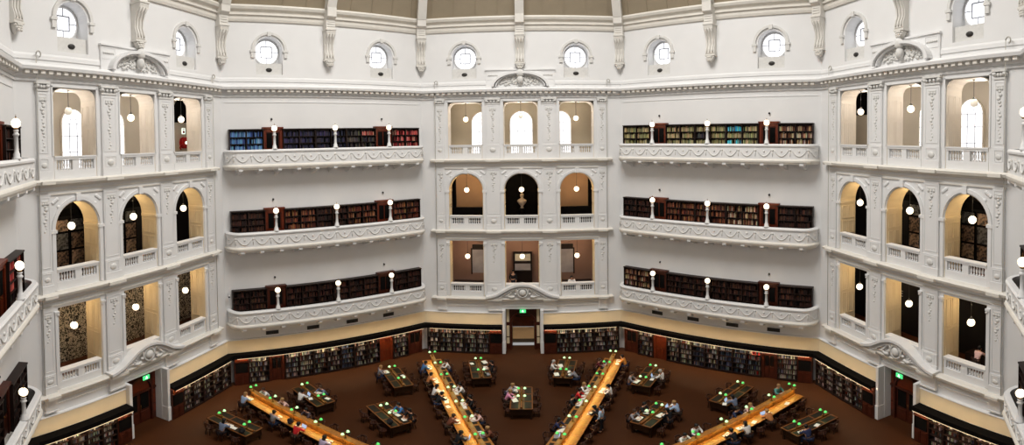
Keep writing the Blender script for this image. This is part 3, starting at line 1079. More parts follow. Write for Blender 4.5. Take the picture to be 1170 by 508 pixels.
def balcony(f, L):
    mw = frame(f)
    z0 = DECK[L]
    nm = '%s balcony on the %s wall' % (LEV[L], SAY[f])
    b = thing('balcony', 'white plaster %s with swag relief' % nm, 'balcony', mw @ T(0, 0, z0), 'white balconies')
    for k in ('parapet', 'handrail', 'base_moulding', 'deck', 'swag_relief'):
        link(k, BM[k], b)
    for i in range(11):
        o = link('bracket', BM['bracket'], b)
        o.location = (-6.2 + 1.24 * i, 0, 0)
    lamps = (-4.02, .05, 4.0)
    for i, t in enumerate(lamps):
        if (f == 'NL' and t < 0) or (f == 'NR' and t > 0):
            continue
        spawn('balustrade_lamp', 'white globe lamp, %s on the %s' % (('left one', 'middle one', 'right one')[i], nm), 'lamp',
              mw @ T(t, -.92, z0 + 1.05), 'globe lamps on balcony parapets', [('lamp_post', POST), ('globe', BGLOBE), ('finial', FIN)])
    # bookcases, doors between them
    units = [('a', -5.66, 2.2), ('b', -2.2, 2.18), ('c', 0.0, 2.18), ('d', 2.2, 2.18), ('e', 5.66, 2.2)]
    h = 2.27
    zs = [.14, .58, 1.0, 1.42, 1.84]
    for i, (u, t, w) in enumerate(units):
        if (f == 'NL' and t < 1.5) or (f == 'NR' and t > -4):
            continue
        if w not in BKEY:
            BKEY[w] = bookcase_mesh(w, h, .36, zs)
        c, s_ = BKEY[w]
        spawn('bookcase', 'dark wooden bookcase, %s of five along the %s' % (ORD[i] if i else 'first', nm), 'bookcase', mw @ T(t, -.02, z0), 'balcony bookcases',
              [('carcass', c)] + [('shelf', s_, T(0, 0, z)) for z in zs])
        for k, z in enumerate(zs):
            pals = {('BL', 3): ('blue', 'navy', 'navy', 'mixdark', 'pink'), ('BL', 2): ('darkbrown', 'brown', 'darkbrown', 'brown', 'brown'),
                    ('BL', 1): ('darkbrown',) * 5, ('BR', 3): ('beige', 'beige', 'beige', 'beige', 'tanrow'),
                    ('BR', 2): ('darkbrown', 'brown', 'brown', 'tanrow', 'darkbrown'), ('BR', 1): ('tanrow', 'darkbrown', 'darkbrown', 'darkbrown', 'darkbrown'),
                    ('NL', 3): ('darkbrown',) * 5, ('NL', 2): ('red',) * 5, ('NL', 1): ('black',) * 5,
                    ('NR', 3): ('darkbrown',) * 5, ('NR', 2): ('brown',) * 5, ('NR', 1): ('black',) * 5}[(f, L)]
            p = pals[i]
            halves = (0, 1)
            for hf in halves:
                a = t - w / 2 + .04 if hf == 0 else t + .025
                e = t - .025 if hf == 0 else t + w / 2 - .04
                pp = p
                if (f, L) == ('BR', 3) and i == 3 and hf == 0 and k in (2, 4):
                    pp = 'cyan'
                if (f, L) == ('BR', 3) and i in (0, 2) and rb.random() < .25:
                    pp = 'mixdark'
                if (f, L) == ('BL', 3) and i == 3 and hf == 1 and k == 4:
                    pp = 'pink'
                if (f, L) == ('NL', 2) and (k < 2 or rb.random() < .12):
                    pp = 'black'
                ind = None
                if f == 'NL' and t > 1.5 and k >= 1:
                    def ind(tt):
                        return True
                    ind.__doc__ = '%d,%d,%d' % (L, i, k)
                fill_shelf(f, a, e, -.06, z0 + z, .36, pp, rb, thick=(.03, .06), indiv=ind)
    for t in (-3.93, 3.93):
        if (f == 'NL' and t < 0) or (f == 'NR' and t > 0):
            continue
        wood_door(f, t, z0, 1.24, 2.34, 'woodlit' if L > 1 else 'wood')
        o = MB().ball((0, -.06, 0), .07, 8, 6).lathe([(.03, -.06), (.05, 0)], (0, 0, .02), 8, 'y').obj('wall_spotlight', 'vent', None, mw @ T(t - .02, 0, z0 + 2.95))
        tag(o, 'tiny dark light over the %s door, %s' % ('left' if t < 0 else 'right', nm), 'light', 'wall lights over balcony doors')


for f in ('BL', 'BR', 'NL', 'NR'):
    for L in (1, 2, 3):
        balcony(f, L)
for f in ('BL', 'BR'):
    for i, t in enumerate((-4.2, -1.42, 1.4, 4.2)):
        v = thing('air_grille', 'dark slatted grille under the lowest %s balcony, %s from the left' % (SAY[f], ORD[i]), 'vent', frame(f) @ T(t, 0, 3.48), 'grilles under the lowest balconies')
        MB().box(-.42, .42, -.03, 0, -.13, .13).obj('backing', 'grill', v)
        s_ = MB()
        for k in range(5):
            s_.box(-.4, .4, -.05, -.03, -.11 + k * .05, -.085 + k * .05)
        s_.obj('slat', 'vent', v)

# security cameras
for f, t, z, lb in (('NR', -6.55, 5.25, 'white security camera beside the lowest right portico'), ('BL', -7.0, 6.4, 'white security camera in the corner by the left portico')):
    c = thing('security_camera', lb, 'camera', frame(f) @ T(t, 0, z))
    MB().tube([(0, 0, .1), (0, -.2, .1), (0, -.3, .04)], .025, 6).obj('arm', 'camera', c)
    MB().box(-.06, .06, -.42, -.22, -.08, .04).obj('housing', 'camera', c)
    MB().lathe([(.05, -.45), (.05, -.42)], (0, 0, -.02), 8, 'y').obj('lens', 'black', c)

# ------------------------------------------------------------------ ground floor: cream band, fascia, strip lights, bookcases
ZB0, ZB1 = 2.30, 3.2
spans = {'BL': [(0, 0, 1, 1)], 'BR': [(0, 0, 1, 1)], 'NL': [(0, 0, 1, 1)], 'NR': [(0, 0, 1, 1)]}
for f in ('C', 'L', 'R'):
    spans[f] = [(0, -1.46, 1, 0), (1.46, 0, 0, 1)]
for f in ANG:
    for a, b, ml, mr in spans[f]:
        mw = frame(f)
        trim(MB().trap(a, b, -.16, 0, ZB0, ZB1, ml, mr), 'cream', mw)
        t_ = MB()
        t_.trap(a, b, -.2, 0, ZB1, ZB1 + .05, ml, mr)
        trim(t_, 'white', mw)
        t_ = MB()
        t_.trap(a, b, -.76, -.161, ZB0 - .12, ZB0 - .01, ml, mr)
        t_.trap(a, b, -.76, -.71, ZB0 - .21, ZB0 - .12, ml, mr)
        t_.trap(a, b, -.76, -.73, ZB0 - .01, ZB0 + .06, ml, mr)
        trim(t_, 'black', mw)
        x0, x1 = (-HALF + .55 if ml else a + .1), (HALF - .55 if mr else b - .1)
        s_ = thing('strip_light', 'long white strip light under the black fascia, %s wall%s' % (SAY[f], '' if len(spans[f]) == 1 else (' left of the door' if ml else ' right of the door')), 'light', mw @ T(0, -.735, ZB0 - .215), 'shelf strip lights')
        MB().box(x0, x1, .06, .09, .03, .05).obj('tube', 'strip', s_)
        MB().box(x0, x1, -.03, -.015, -.03, .0).obj('diffuser', 'diffuser', s_)
        MB().box(x0, x1, .04, .11, .05, .095).obj('housing', 'camera', s_)
        MB().box(x0, x1, .035, .06, .21, .225).obj('cove_tube', 'cove', s_)

GZ = [.12, .5, .88, 1.26, 1.64]
rg = random.Random(5)
GB = {}


def ground_case(f, i, t0, t1, lbl, pal='ground'):
    w = t1 - t0
    k = round(w, 3)
    if k not in GB:
        GB[k] = bookcase_mesh(w, 2.02, .4, GZ)
    c, s_ = GB[k]
    spawn('bookcase', lbl, 'bookcase', frame(f) @ T((t0 + t1) / 2, -.15, 0), 'bookcases round the reading room floor',
          [('carcass', c)] + [('shelf', s_, T(0, 0, z)) for z in GZ])
    for kk, z in enumerate(GZ):
        p = pal
        if pal == 'groundred':
            p = 'groundred' if kk in (0, 3, 4) else 'groundcool'
        fill_shelf(f, t0 + .04, t1 - .04, -.18, z, .32, p, rg, thick=(.03, .08), gap=.09)


def cupboard(f, t0, t1, lbl):
    q = thing('panelled_cupboard', lbl, 'cupboard', frame(f) @ T((t0 + t1) / 2, -.15, 0), 'panelled cupboards')
    w = t1 - t0
    m_ = MB()
    m_.box(-w / 2, w / 2, -.4, 0, 0, 2.0)
    m_.box(-w / 2 - .02, w / 2 + .02, -.45, 0, 1.72, 1.8)
    m_.obj('carcass', 'wood', q)
    d = MB()
    for x0, x1 in ((-w / 2 + .05, -.02), (.02, w / 2 - .05)):
        d.box(x0, x1, -.43, -.4, .1, .85)
        d.box(x0 + .07, x1 - .07, -.45, -.43, .18, .77)
    d.obj('door', 'wood', q)
    MB().box(-w / 2 + .05, w / 2 - .05, -.43, -.4, .95, 1.7).obj('notice_board', 'black', q)
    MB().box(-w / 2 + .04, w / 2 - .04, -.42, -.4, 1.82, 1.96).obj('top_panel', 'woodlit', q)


for f in ('C', 'L', 'R'):
    for s_, nm in ((-1, 'left'), (1, 'right')):
        a = (1.48, 2.38)
        cupboard(f, *sorted((s_ * a[0], s_ * a[1])), 'red-brown cupboard with a black board, %s of the %s doorway' % (nm, SAY[f]))
        for i in range(5):
            q = (2.40 + .9 * i, 2.40 + .9 * (i + 1))
            ground_case(f, i, *sorted((s_ * q[0], s_ * q[1])), 'floor-level bookcase, %s from the %s doorway on its %s' % (ORD[i], SAY[f], nm))
for f, nm in (('BL', 'far left'), ('BR', 'far right')):
    m = -1 if f == 'BL' else 1       # mirrored layout: m*t
    cupboard(f, *sorted((m * 5.9, m * 6.8)), 'red-brown cupboard with a black board at the outer end of the %s wall' % nm)
    ground_case(f, 0, *sorted((m * 4.58, m * 5.88)), 'floor-level bookcase between cupboard and door on the %s wall' % nm)
    wood_door(f, m * 4.06, 0, 1.0, 2.0, 'wood', False, True, .22)
    for i in range(7):
        q = (3.52 - .96 * i, 3.52 - .96 * (i + 1))
        p = 'ground'
        if f == 'BR':
            p = {6: 'ground', 5: 'ground', 4: 'groundcool', 3: 'ground', 2: 'groundcool', 1: 'groundcool', 0: 'groundred'}[i]
        else:
            p = {3: 'ground', 4: 'groundcool'}.get(i, 'ground')
        ground_case(f, i, *sorted((m * q[0], m * q[1])), 'floor-level bookcase, %s of seven from the outer door on the %s wall' % (ORD[i], nm), p)
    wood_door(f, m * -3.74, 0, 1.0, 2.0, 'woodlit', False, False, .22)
    ground_case(f, 8, *sorted((m * -4.26, m * -5.5)), 'floor-level bookcase between two doors near the inner end of the %s wall' % nm)
    wood_door(f, m * -6.1, 0, 1.16, 2.0, 'wood', False, True, .22)

# doorways
for f in ('C', 'L', 'R'):
    mw = frame(f)
    DOORN[0] += 1
    m_ = MB()
    r, zs = .84, 2.2
    pts = arch(0, r, zs, 20)
    y0, y1 = .45, .62
    m_.prism([(-1.25, 0), (-r, 0)] + pts[:11] + [(0, 3.5), (-1.25, 3.5)], y0, y1)
    m_.prism([(1.25, 0), (1.25, 3.5), (0, 3.5)] + pts[10:] + [(r, 0)], y0, y1)
    m_.strip([(-r, 0)] + pts + [(r, 0)], y0 - .1, y1, -.12)
    m_.box(-1.25, 1.25, y0 - .06, y0, 2.12, 2.24) if f != 'C' else None
    d = struct(m_.obj('door_%d' % DOORN[0], 'wood', None, mw))
    sl = MB()
    for s_ in (-1, 1):
        for z0, z1 in ((.5, 1.0), (1.1, 2.0), (2.3, 3.35)):
            sl.box(*sorted((s_ * 1.0, s_ * 1.2)), y0 - .03, y0, z0, z1)
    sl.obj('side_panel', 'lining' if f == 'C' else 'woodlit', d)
    if f != 'C':
        lf = MB()
        for s_ in (-1, 1):
            lf.box(*sorted((s_ * .01, s_ * r)), y0 + .05, y0 + .1, 0, 2.15)
            lf.box(*sorted((s_ * .1, s_ * (r - .1))), y0 + .0, y0 + .05, .1, .8)
        lf.obj('leaf', 'wood', d)
        g = MB()
        for s_ in (-1, 1):
            g.box(*sorted((s_ * .12, s_ * (r - .12))), y0 + .02, y0 + .05, .95, 2.02)
        g.obj('glass_panel', 'black', d)
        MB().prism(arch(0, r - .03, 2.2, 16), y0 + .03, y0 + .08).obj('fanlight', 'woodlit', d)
        hd = MB()
        hd.tube([(.08, y0 - .04, 1.0), (.08, y0 - .04, 1.3)], .02, 6)
        hd.obj('door_handle', 'brass', d)
    else:
        lf = MB()
        for s_ in (-1, 1):
            lf.box(*sorted((s_ * .8, s_ * .86)), .62, 1.45, 0, 2.15)
        lf.obj('leaf', 'wood', d)
    # lobby behind
    deep = 6.5 if f == 'C' else 2.2
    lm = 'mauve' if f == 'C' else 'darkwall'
    m_ = MB()
    for s_ in (-1, 1):
        m_.box(*sorted((s_ * 2.0, s_ * 2.15)), 1.1, deep, 0, 3.6)
    m_.box(-2.15, 2.15, deep, deep + .15, 0, 3.6)
    struct(m_.obj('wall_%s_lobby' % SIDE[f], lm, None, mw))
    struct(MB().box(-2.15, 2.15, 1.1, deep, 3.5, 3.6).obj('ceiling_%s_lobby' % SIDE[f], lm, None, mw))
    if f == 'C':
        struct(MB().box(-2, 2, 1.75, 2.5, 0, .02).obj('floor_lobby_mat', 'grill', None, mw))
        struct(MB().box(-2, 2, 2.5, 5.1, 0, .02).obj('floor_lobby', 'lining', None, mw))
        q = thing('lobby_counter', 'dark wooden counter in the lobby beyond the far doorway', 'counter', mw @ T(0, 5.6, 0))
        MB().box(-1.8, 1.8, -.35, .35, 0, .95).obj('base', 'wood', q)
        MB().box(-1.9, 1.9, -.42, .42, .95, 1.0).obj('worktop', 'case', q)
        lp = thing('lobby_lamp', 'small warm lamp on the ceiling of the far lobby', 'lamp', mw @ T(0, 3.6, 3.5))
        MB().ball((0, 0, -.12), .12, 12, 8).obj('globe', 'bulb', lp)
        MB().lathe([(.05, -.04), (.1, 0)], (0, 0, 0), 10).obj('base', 'brass', lp)
    # green exit sign
    e = thing('exit_sign', 'small green exit sign with a white figure over the %s doorway' % SAY[f], 'sign', mw @ T(0, -.1, 3.38), 'green exit signs')
    MB().box(-.22, .22, -.06, 0, -.12, .12).obj('sign_box', 'green', e)
    m_ = MB()
    m_.lathe([(.035, -.07), (.035, -.06)], (.0, 0, .065), 10, 'y')
    m_.tube([(0, -.065, .03), (-.02, -.065, -.02), (-.08, -.065, -.05)], .018, 5)
    m_.tube([(-.02, -.065, -.02), (.04, -.065, -.05), (.03, -.065, -.09)], .018, 5)
    m_.tube([(-.07, -.065, .03), (0, -.065, .02), (.07, -.065, .0)], .014, 5)
    m_.obj('running_figure', 'signwhite', e)

# ------------------------------------------------------------------ reading desks
O = Vector((0, -.6, 0))


def slat_top(m_, x0, x1, y0, y1, z, step):
    n = round((y1 - y0) / step)
    for i in range(n + 1):
        y = y0 + (y1 - y0) * i / n
        m_.box(x0, x1, y - .035, y + .035, z, z + .012)
    for x in (x0, x1):
        m_.box(x - .03, x + .03, y0, y1, z, z + .012)


R0_, R1_ = 3.9, 15.62
LAMPR = [15.37 - 1.772 * i for i in range(7)]
mb = MB()
mb.box(-.63, .63, R0_, R1_, .72, .77)
DTOP = mb.mesh('desk_top', 'desk')
DINL = {m_: MB().box(-.16, .16, -.35, .35, .77, .778).mesh('leather_inlay', m_) for m_ in ('leather', 'deskinlaylit')}
mb = MB()
for s_ in (-1, 1):
    slat_top(mb, *sorted((s_ * .16, s_ * .60)), R0_ + .03, R1_ - .03, .77, .886)
DEDGE = mb.mesh('edge_strip', 'desk')
mb = MB()
mb.box(-.035, .035, R0_, R1_, .77, 1.14)
mb.box(-.12, .12, R0_, R1_ + .02, 1.14, 1.18)
for i in range(14):
    y = R0_ + .02 + .886 * i
    mb.box(-.06, .06, y - .05, y + .05, .77, 1.14)
DSPINE = mb.mesh('spine', 'desk')
mb = MB()
mb.box(-.5, .5, R0_ + .05, R1_ - .05, .6, .72)
for r in [R1_ - .1 - 1.772 * i for i in range(7)]:
    mb.box(-.52, .52, r - .05, r + .05, 0, .72)
mb.box(-.05, .05, R0_ + .1, R1_ - .1, .05, .6)
DBASE = mb.mesh('base', 'deskdark')
SX = {1: MB().box(.062, .085, R0_ + .1, R1_ - .1, 1.12, 1.139).mesh('strip_tube', 'deskglow'), -1: MB().box(-.085, -.062, R0_ + .1, R1_ - .1, 1.12, 1.139).mesh('strip_tube', 'deskglow')}
# twin green lamps
mb = MB()
mb.lathe([(.07, 0), (.07, .02), (.025, .05), (.018, .36), (.03, .4)], (0, 0, 0), 8)
mb.tube([(-.17, 0, .36), (0, 0, .39), (.17, 0, .36)], .014, 5)
LSTEM = mb.mesh('stem', 'brass')
mb = MB()
mb.lathe([(.02, .1), (.045, .09), (.075, .045), (.086, 0), (.078, .005), (.065, .045), (.02, .08)], (0, 0, 0), 14)
LSHADE = mb.mesh('lamp_shade', 'glassgreen')
LSHADE2 = mb.mesh('lamp_shade', 'glasspale')
LBULB = MB().ball((0, 0, .03), .05, 10, 6).mesh('bulb', 'bulb')
rl_ = random.Random(9)


def lamp_parts():
    return [('stem', LSTEM)] + [('lamp_shade', LSHADE if rl_.random() < .5 else LSHADE2, T(s_ * .175, 0, .30), [('bulb', LBULB)]) for s_ in (-1, 1)]


# chair
mb = MB()
mb.plate([(.2 * cos(i * pi / 8) * (1.12 if 1 else 1), .2 * sin(i * pi / 8) + .0) for i in range(16)], .42, .46)
CSEAT = mb.mesh('seat', 'chair')
mb = MB()
arc_ = [(.25 * cos(a), -.02 - .25 * sin(a), .74 + .05 * sin(a)) for a in [pi * i / 10 for i in range(11)]]
mb.tube(arc_, .03, 6)
mb.tube([(x * .96, y * .98, .84) for x, y, z in arc_[3:8]], .028, 6)
for i in (1, 3, 5, 7, 9):
    x, y, z = arc_[i]
    mb.tube([(x * .8, y * .8 + .0, .45), (x, y, z + (.1 if 3 <= i <= 7 else 0))], .014, 5)
CBACK = mb.mesh('backrest', 'chair')
CLEG = MB().tube([(0, 0, 0), (-.03, -.03, .43)], [.018, .024], 6).mesh('leg', 'chair')
CP = [('seat', CSEAT), ('backrest', CBACK)] + [('leg', CLEG, T(.2 * cos(a), .2 * sin(a), 0, a - pi / 4)) for a in (pi / 4, 3 * pi / 4, 5 * pi / 4, 7 * pi / 4)]

SLOTS = []     # (x, y, facing angle, where)
DESKS = []
for ang, nm, lit in ((-67.5, 'left', -1), (-22.5, 'centre-left', -1), (22.5, 'centre-right', 1), (67.5, 'right', 1)):
    a = radians(ang)
    mw = Matrix.Translation(O) @ Matrix.Rotation(-a, 4, 'Z')
    d = spawn('reading_desk', 'long wooden reading desk radiating across the floor, %s one of four' % nm, 'desk', mw, 'long radial reading desks',
              [('desk_top', DTOP), ('edge_strip', DEDGE), ('spine', DSPINE), ('base', DBASE), ('strip_tube', SX[lit])] +
              [('leather_inlay' if s_ != lit else 'lit_inlay', DINL['leather' if s_ != lit else 'deskinlaylit'], T(s_ * .36, R0_ + .53 + .886 * i, 0)) for s_ in (-1, 1) for i in range(13)])
    for i, r in enumerate(LAMPR):
        if r < 4.3:
            continue
        if abs(ang) > 60 and r < 5.5:
            continue
        spawn('desk_lamp', 'twin green-shaded lamp on the %s long desk, %s from the wall end' % (nm, ORD[i]), 'lamp', mw @ T(0, r, 1.18), 'green lamps on the long desks', lamp_parts())
    for side in (-1, 1):
        for k in range(12):
            r = 15.2 - .886 * k
            if abs(ang) > 60 and r < 7.2:
                continue
            p = mw @ Vector((side * .86, r, 0))
            sn = {(-1): 'left', 1: 'right'}[side]
            if abs(ang) > 60:
                sn = 'lit near' if side == lit else 'shaded far'
            else:
                sn = 'lit outer' if side == lit else 'shaded inner'
            SLOTS.append((p.x, p.y, -a + (pi / 2 if side == 1 else -pi / 2), '%s side of %s long desk, %s from wall' % (sn, nm, ORD[k])))
TAB = []
mb = MB().box(-.61, .61, -1.4, 1.4, .72, .77)
TTOP = mb.mesh('table_top', 'deskdark')
mb = MB()
for s_ in (-1, 1):
    slat_top(mb, *sorted((s_ * .12, s_ * .58)), -1.36, 1.36, .77, .91)
mb.box(-.05, .05, -1.3, 1.3, .77, .86)
TEDGE = mb.mesh('edge_strip', 'tableedge')
mb = MB()
mb.box(-.52, .52, -1.3, -1.22, .3, .72)
mb.box(-.52, .52, 1.22, 1.3, .3, .72)
mb.box(-.52, -.48, -1.22, 1.22, .58, .72)
mb.box(.48, .52, -1.22, 1.22, .58, .72)
TAPR = mb.mesh('apron', 'deskdark')
TLEG = MB().box(-.05, .05, -.05, .05, 0, .72).mesh('leg', 'deskdark')
TP = [('table_top', TTOP), ('edge_strip', TEDGE), ('apron', TAPR)] + [('leather_inlay', DINL['leather'], T(s_ * .345, -.91 + .91 * k, 0)) for s_ in (-1, 1) for k in range(3)] + [('leg', TLEG, T(x, y, 0)) for x in (-.5, .5) for y in (-1.25, 1.25)]
tabs = []
for mid, sec in ((-90, 'outer left'), (-45, 'left'), (0, 'middle'), (45, 'right'), (90, 'outer right')):
    for da, r in ((-11.4, 13.6), (0, 9.46), (11.4, 13.6)):
        a = mid + da
        if abs(a) > 80 or (mid in (-90, 90) and da == 0):
            continue
        if da == 0:
            w = 'inner table, %s sector' % sec
        else:
            w = '%s outer table, %s sector' % ('left' if da < 0 else 'right', sec)
        if abs(mid) == 90:
            w = 'table beyond the %s long desk' % ('left' if mid < 0 else 'right')
        tabs.append((a, r, w, .47 if da == 0 else .89))
for ang, r, nm, ls in tabs:
    a = radians(ang)
    c = O + Vector((sin(a) * r, cos(a) * r, 0))
    mw = Matrix.Translation(c) @ Matrix.Rotation(-a, 4, 'Z')
    spawn('reading_table', 'dark reading table with inlaid top, ' + nm, 'table', mw, 'small reading tables', TP)
    for s_ in (-1, 1):
        spawn('desk_lamp', 'twin green-shaded lamp at the %s end of the %s' % ('wall' if s_ > 0 else 'centre', nm), 'lamp', mw @ T(0, s_ * ls, .86), 'green lamps on the small tables', lamp_parts())
    for side in (-1, 1):
        for k in (-1, 0, 1):
            p = mw @ Vector((side * .84, .92 * k, 0))
            SLOTS.append((p.x, p.y, -a + (pi / 2 if side == 1 else -pi / 2), '%s, %s side, %s place' % (nm, 'left' if side < 0 else 'right', ('centre-end', 'middle', 'wall-end')[k + 1])))
    TAB.append((mw, nm))
rc = random.Random(17)

# ------------------------------------------------------------------ people
def skin_mesh(name, nodes, edges, m, sub=1, root=0):
    me = bpy.data.meshes.new(name + '_cage')
    me.from_pydata([n[:3] for n in nodes], edges, [])
    o = bpy.data.objects.new(name + '_cage', me)
    COL.objects.link(o)
    md = o.modifiers.new('Skin', 'SKIN')
    md.use_smooth_shade = True
    sv = me.skin_vertices[0].data
    for i, n in enumerate(nodes):
        r = n[3]
        sv[i].radius = (r, r) if not isinstance(r, tuple) else r
        sv[i].use_root = (i == root)
    s2 = o.modifiers.new('Sub', 'SUBSURF')
    s2.levels = s2.render_levels = sub
    dg = bpy.context.evaluated_depsgraph_get()
    out = bpy.data.meshes.new_from_object(o.evaluated_get(dg))
    out.name = name
    out.materials.clear()
    out.materials.append(M[m])
    bpy.data.objects.remove(o)
    return out


def person_meshes(pose):
    if pose == 'stand':
        pel, ch, nk, hd = (0, 0, .95), (0, .02, 1.36), (0, .03, 1.5), (0, .05, 1.63)
        sh, el, wr = (.19, .02, 1.42), (.26, .0, 1.13), (.22, .14, .92)
        hip, kn, an, toe = (.09, 0, .9), (.10, .02, .5), (.10, -.02, .09), (.11, .14, .04)
    else:
        ln = {'upright': .04, 'lean': .16, 'read': .26}[pose]
        dz = {'upright': 0, 'lean': -.03, 'read': -.08}[pose]
        pel, ch, nk, hd = (0, -.02, .55), (0, ln, .98 + dz), (0, ln + .05, 1.12 + dz), (0, ln + .11, 1.26 + dz)
        sh, el, wr = (.185, ln + .01, 1.04 + dz), (.27, ln + .17, .84), (.13, ln + .33, .83)
        hip, kn, an, toe = (.09, .0, .52), (.12, .40, .53), (.12, .36, .09), (.13, .5, .04)
    N, Ed = [], []

    def nd(p, r, prev=None):
        N.append((*p, r))
        if prev is not None:
            Ed.append((prev, len(N) - 1))
        return len(N) - 1
    mid = tuple((a + b) / 2 for a, b in zip(pel, ch))
    p = nd(pel, (.15, .12))
    q = nd(mid, (.14, .105), p)
    c = nd(ch, (.16, .11), q)
    n_ = nd(nk, .052, c)
    h0 = nd((hd[0], hd[1] - .005, hd[2] - .075), (.062, .075), n_)
    h1 = nd(hd, (.078, .098), h0)
    nd((hd[0], hd[1] - .012, hd[2] + .085), (.058, .072), h1)
    nd((hd[0], hd[1] + .115, hd[2] - .015), .014, h1)            # nose
    for s_ in (-1, 1):
        nd((s_ * .088, hd[1] - .01, hd[2] - .01), .018, h1)      # ear
        a = nd((s_ * sh[0], sh[1], sh[2]), .06, c)
        b = nd((s_ * el[0], el[1], el[2]), .044, a)
        w = nd((s_ * wr[0], wr[1], wr[2]), .03, b)
        d = (Vector(wr) - Vector(el)).normalized()
        d.x *= s_
        pm = nd(tuple(Vector((s_ * wr[0], wr[1], wr[2])) + d * .055), (.036, .02), w)
        side = Vector((d.y, -d.x, 0)).normalized() if pose != 'stand' else Vector((0, 1, 0))
        base = Vector(N[pm][:3])
        for k, L in ((-1.5, .06), (-.5, .075), (.5, .07), (1.5, .055)):
            f1 = nd(tuple(base + side * k * .017 + d * .035), .0095, pm)
            nd(tuple(base + side * k * .02 + d * (.035 + L) + Vector((0, 0, -.018))), .008, f1)
        t1 = nd(tuple(base - side * s_ * .04 + d * .0), .011, pm)
        nd(tuple(base - side * s_ * .058 + d * .035), .009, t1)
        hp = nd((s_ * hip[0], hip[1], hip[2]), .09, p)
        k_ = nd((s_ * kn[0], kn[1], kn[2]), .062, hp)
        an_ = nd((s_ * an[0], an[1], an[2]), .04, k_)
        nd((s_ * toe[0], toe[1], toe[2]), .036, an_)
    body = skin_mesh('body', N, Ed, 'skin')
    # shirt: torso and sleeves
    N, Ed = [], []
    p = nd((pel[0], pel[1], pel[2] + .02), (.17, .135))
    q = nd(mid, (.165, .125), p)
    c = nd(ch, (.185, .13), q)
    nd((nk[0], nk[1] - .015, nk[2] - .03), .07, c)
    for s_ in (-1, 1):
        a = nd((s_ * sh[0], sh[1], sh[2]), .076, c)
        b = nd((s_ * el[0], el[1], el[2]), .058, a)
        e = Vector(el).lerp(Vector(wr), .8)
        nd((s_ * e.x, e.y, e.z), .042, b)
    shirt = skin_mesh('shirt', N, Ed, 'paper')
    N, Ed = [], []
    p = nd((pel[0], pel[1], pel[2] - .0), (.165, .135))
    for s_ in (-1, 1):
        hp = nd((s_ * hip[0], hip[1], hip[2]), .105, p)
        k_ = nd((s_ * kn[0], kn[1], kn[2]), .078, hp)
        nd((s_ * an[0], an[1], an[2] + .05), .056, k_)
    trou = skin_mesh('trousers', N, Ed, 'bag')
    hair = MB()
    hair.ball((0, hd[1] - .03, hd[2] + .045), .115, 12, 8, .92, 1.02, .86)
    hair.ball((0, hd[1] - .06, hd[2] - .02), .095, 10, 7, .95, .75, 1.0)
    hairs = hair.mesh('hair', 'bag')
    hair.ball((0, hd[1] - .09, hd[2] - .14), .1, 10, 7, 1, .6, 1.6)
    hairl = hair.mesh('hair', 'bag')
    feet, eyes = [], []
    for s_ in (-1, 1):
        feet.append(MB().ball((s_ * toe[0], toe[1] - .05, .045), .06, 8, 6, .8, 2.0, .75).mesh('shoe', 'shoe'))
        eyes.append(MB().ball((s_ * .033, hd[1] + .086, hd[2] + .012), .013, 6, 4).mesh('eye', 'bag'))
    mouth = MB().box(-.024, .024, hd[1] + .074, hd[1] + .084, hd[2] - .058, hd[2] - .05).mesh('mouth', 'lips')
    return body, shirt, trou, hairs, hairl, feet, eyes, mouth


POSES = {p: person_meshes(p) for p in ('upright', 'lean', 'read', 'stand')}
CLOTH = {
    'pale blue': (150, 172, 204), 'grey': (136, 134, 140), 'red': (190, 36, 40), 'lilac': (170, 160, 188), 'white': (226, 224, 222), 'pale pink': (214, 176, 170),
    'dark patterned': (78, 66, 72), 'blue-grey': (104, 116, 140), 'navy': (36, 44, 78), 'black': (24, 24, 28), 'blue': (58, 108, 164), 'pink': (214, 140, 172),
    'tan': (178, 116, 66), 'orange': (206, 132, 50), 'brown': (104, 58, 40), 'teal': (92, 150, 142), 'maroon': (92, 26, 34), 'striped white': (206, 204, 200), 'light blue': (160, 182, 206)}
CM = {k: mat('cloth_' + k.replace(' ', '_'), v, .8, .1, 20) for k, v in CLOTH.items()}
HM = {'black': mat('hair_black', (18, 15, 14), .5, .2, 30), 'brown': mat('hair_brown', (58, 36, 22), .5, .2, 30), 'fair': mat('hair_fair', (150, 116, 74), .5, .2, 30), 'grey': mat('hair_grey', (170, 166, 160), .5, .1, 30)}
JEANS = [mat('trousers_dark', (26, 26, 32), .8, .1, 20), mat('trousers_denim', (44, 56, 84), .8, .1, 20), mat('trousers_brown', (60, 46, 36), .8, .1, 20)]


def person(mw, pose, top, hair, label, long=False, i=0):
    b, s_, t_, h, hl, sh, ey, mo = POSES[pose]
    spawn('person', label, 'person', mw, None, [('body', b), ('shirt', s_), ('trousers', t_), ('hair', hl if long else h), ('mouth', mo)] + [('shoe', q) for q in sh] + [('eye', q) for q in ey],
          {'shirt': CM[top], 'trousers': JEANS[i % 3], 'hair': HM[hair], 'body': M['skin2'] if i % 5 == 3 else M['skin']})


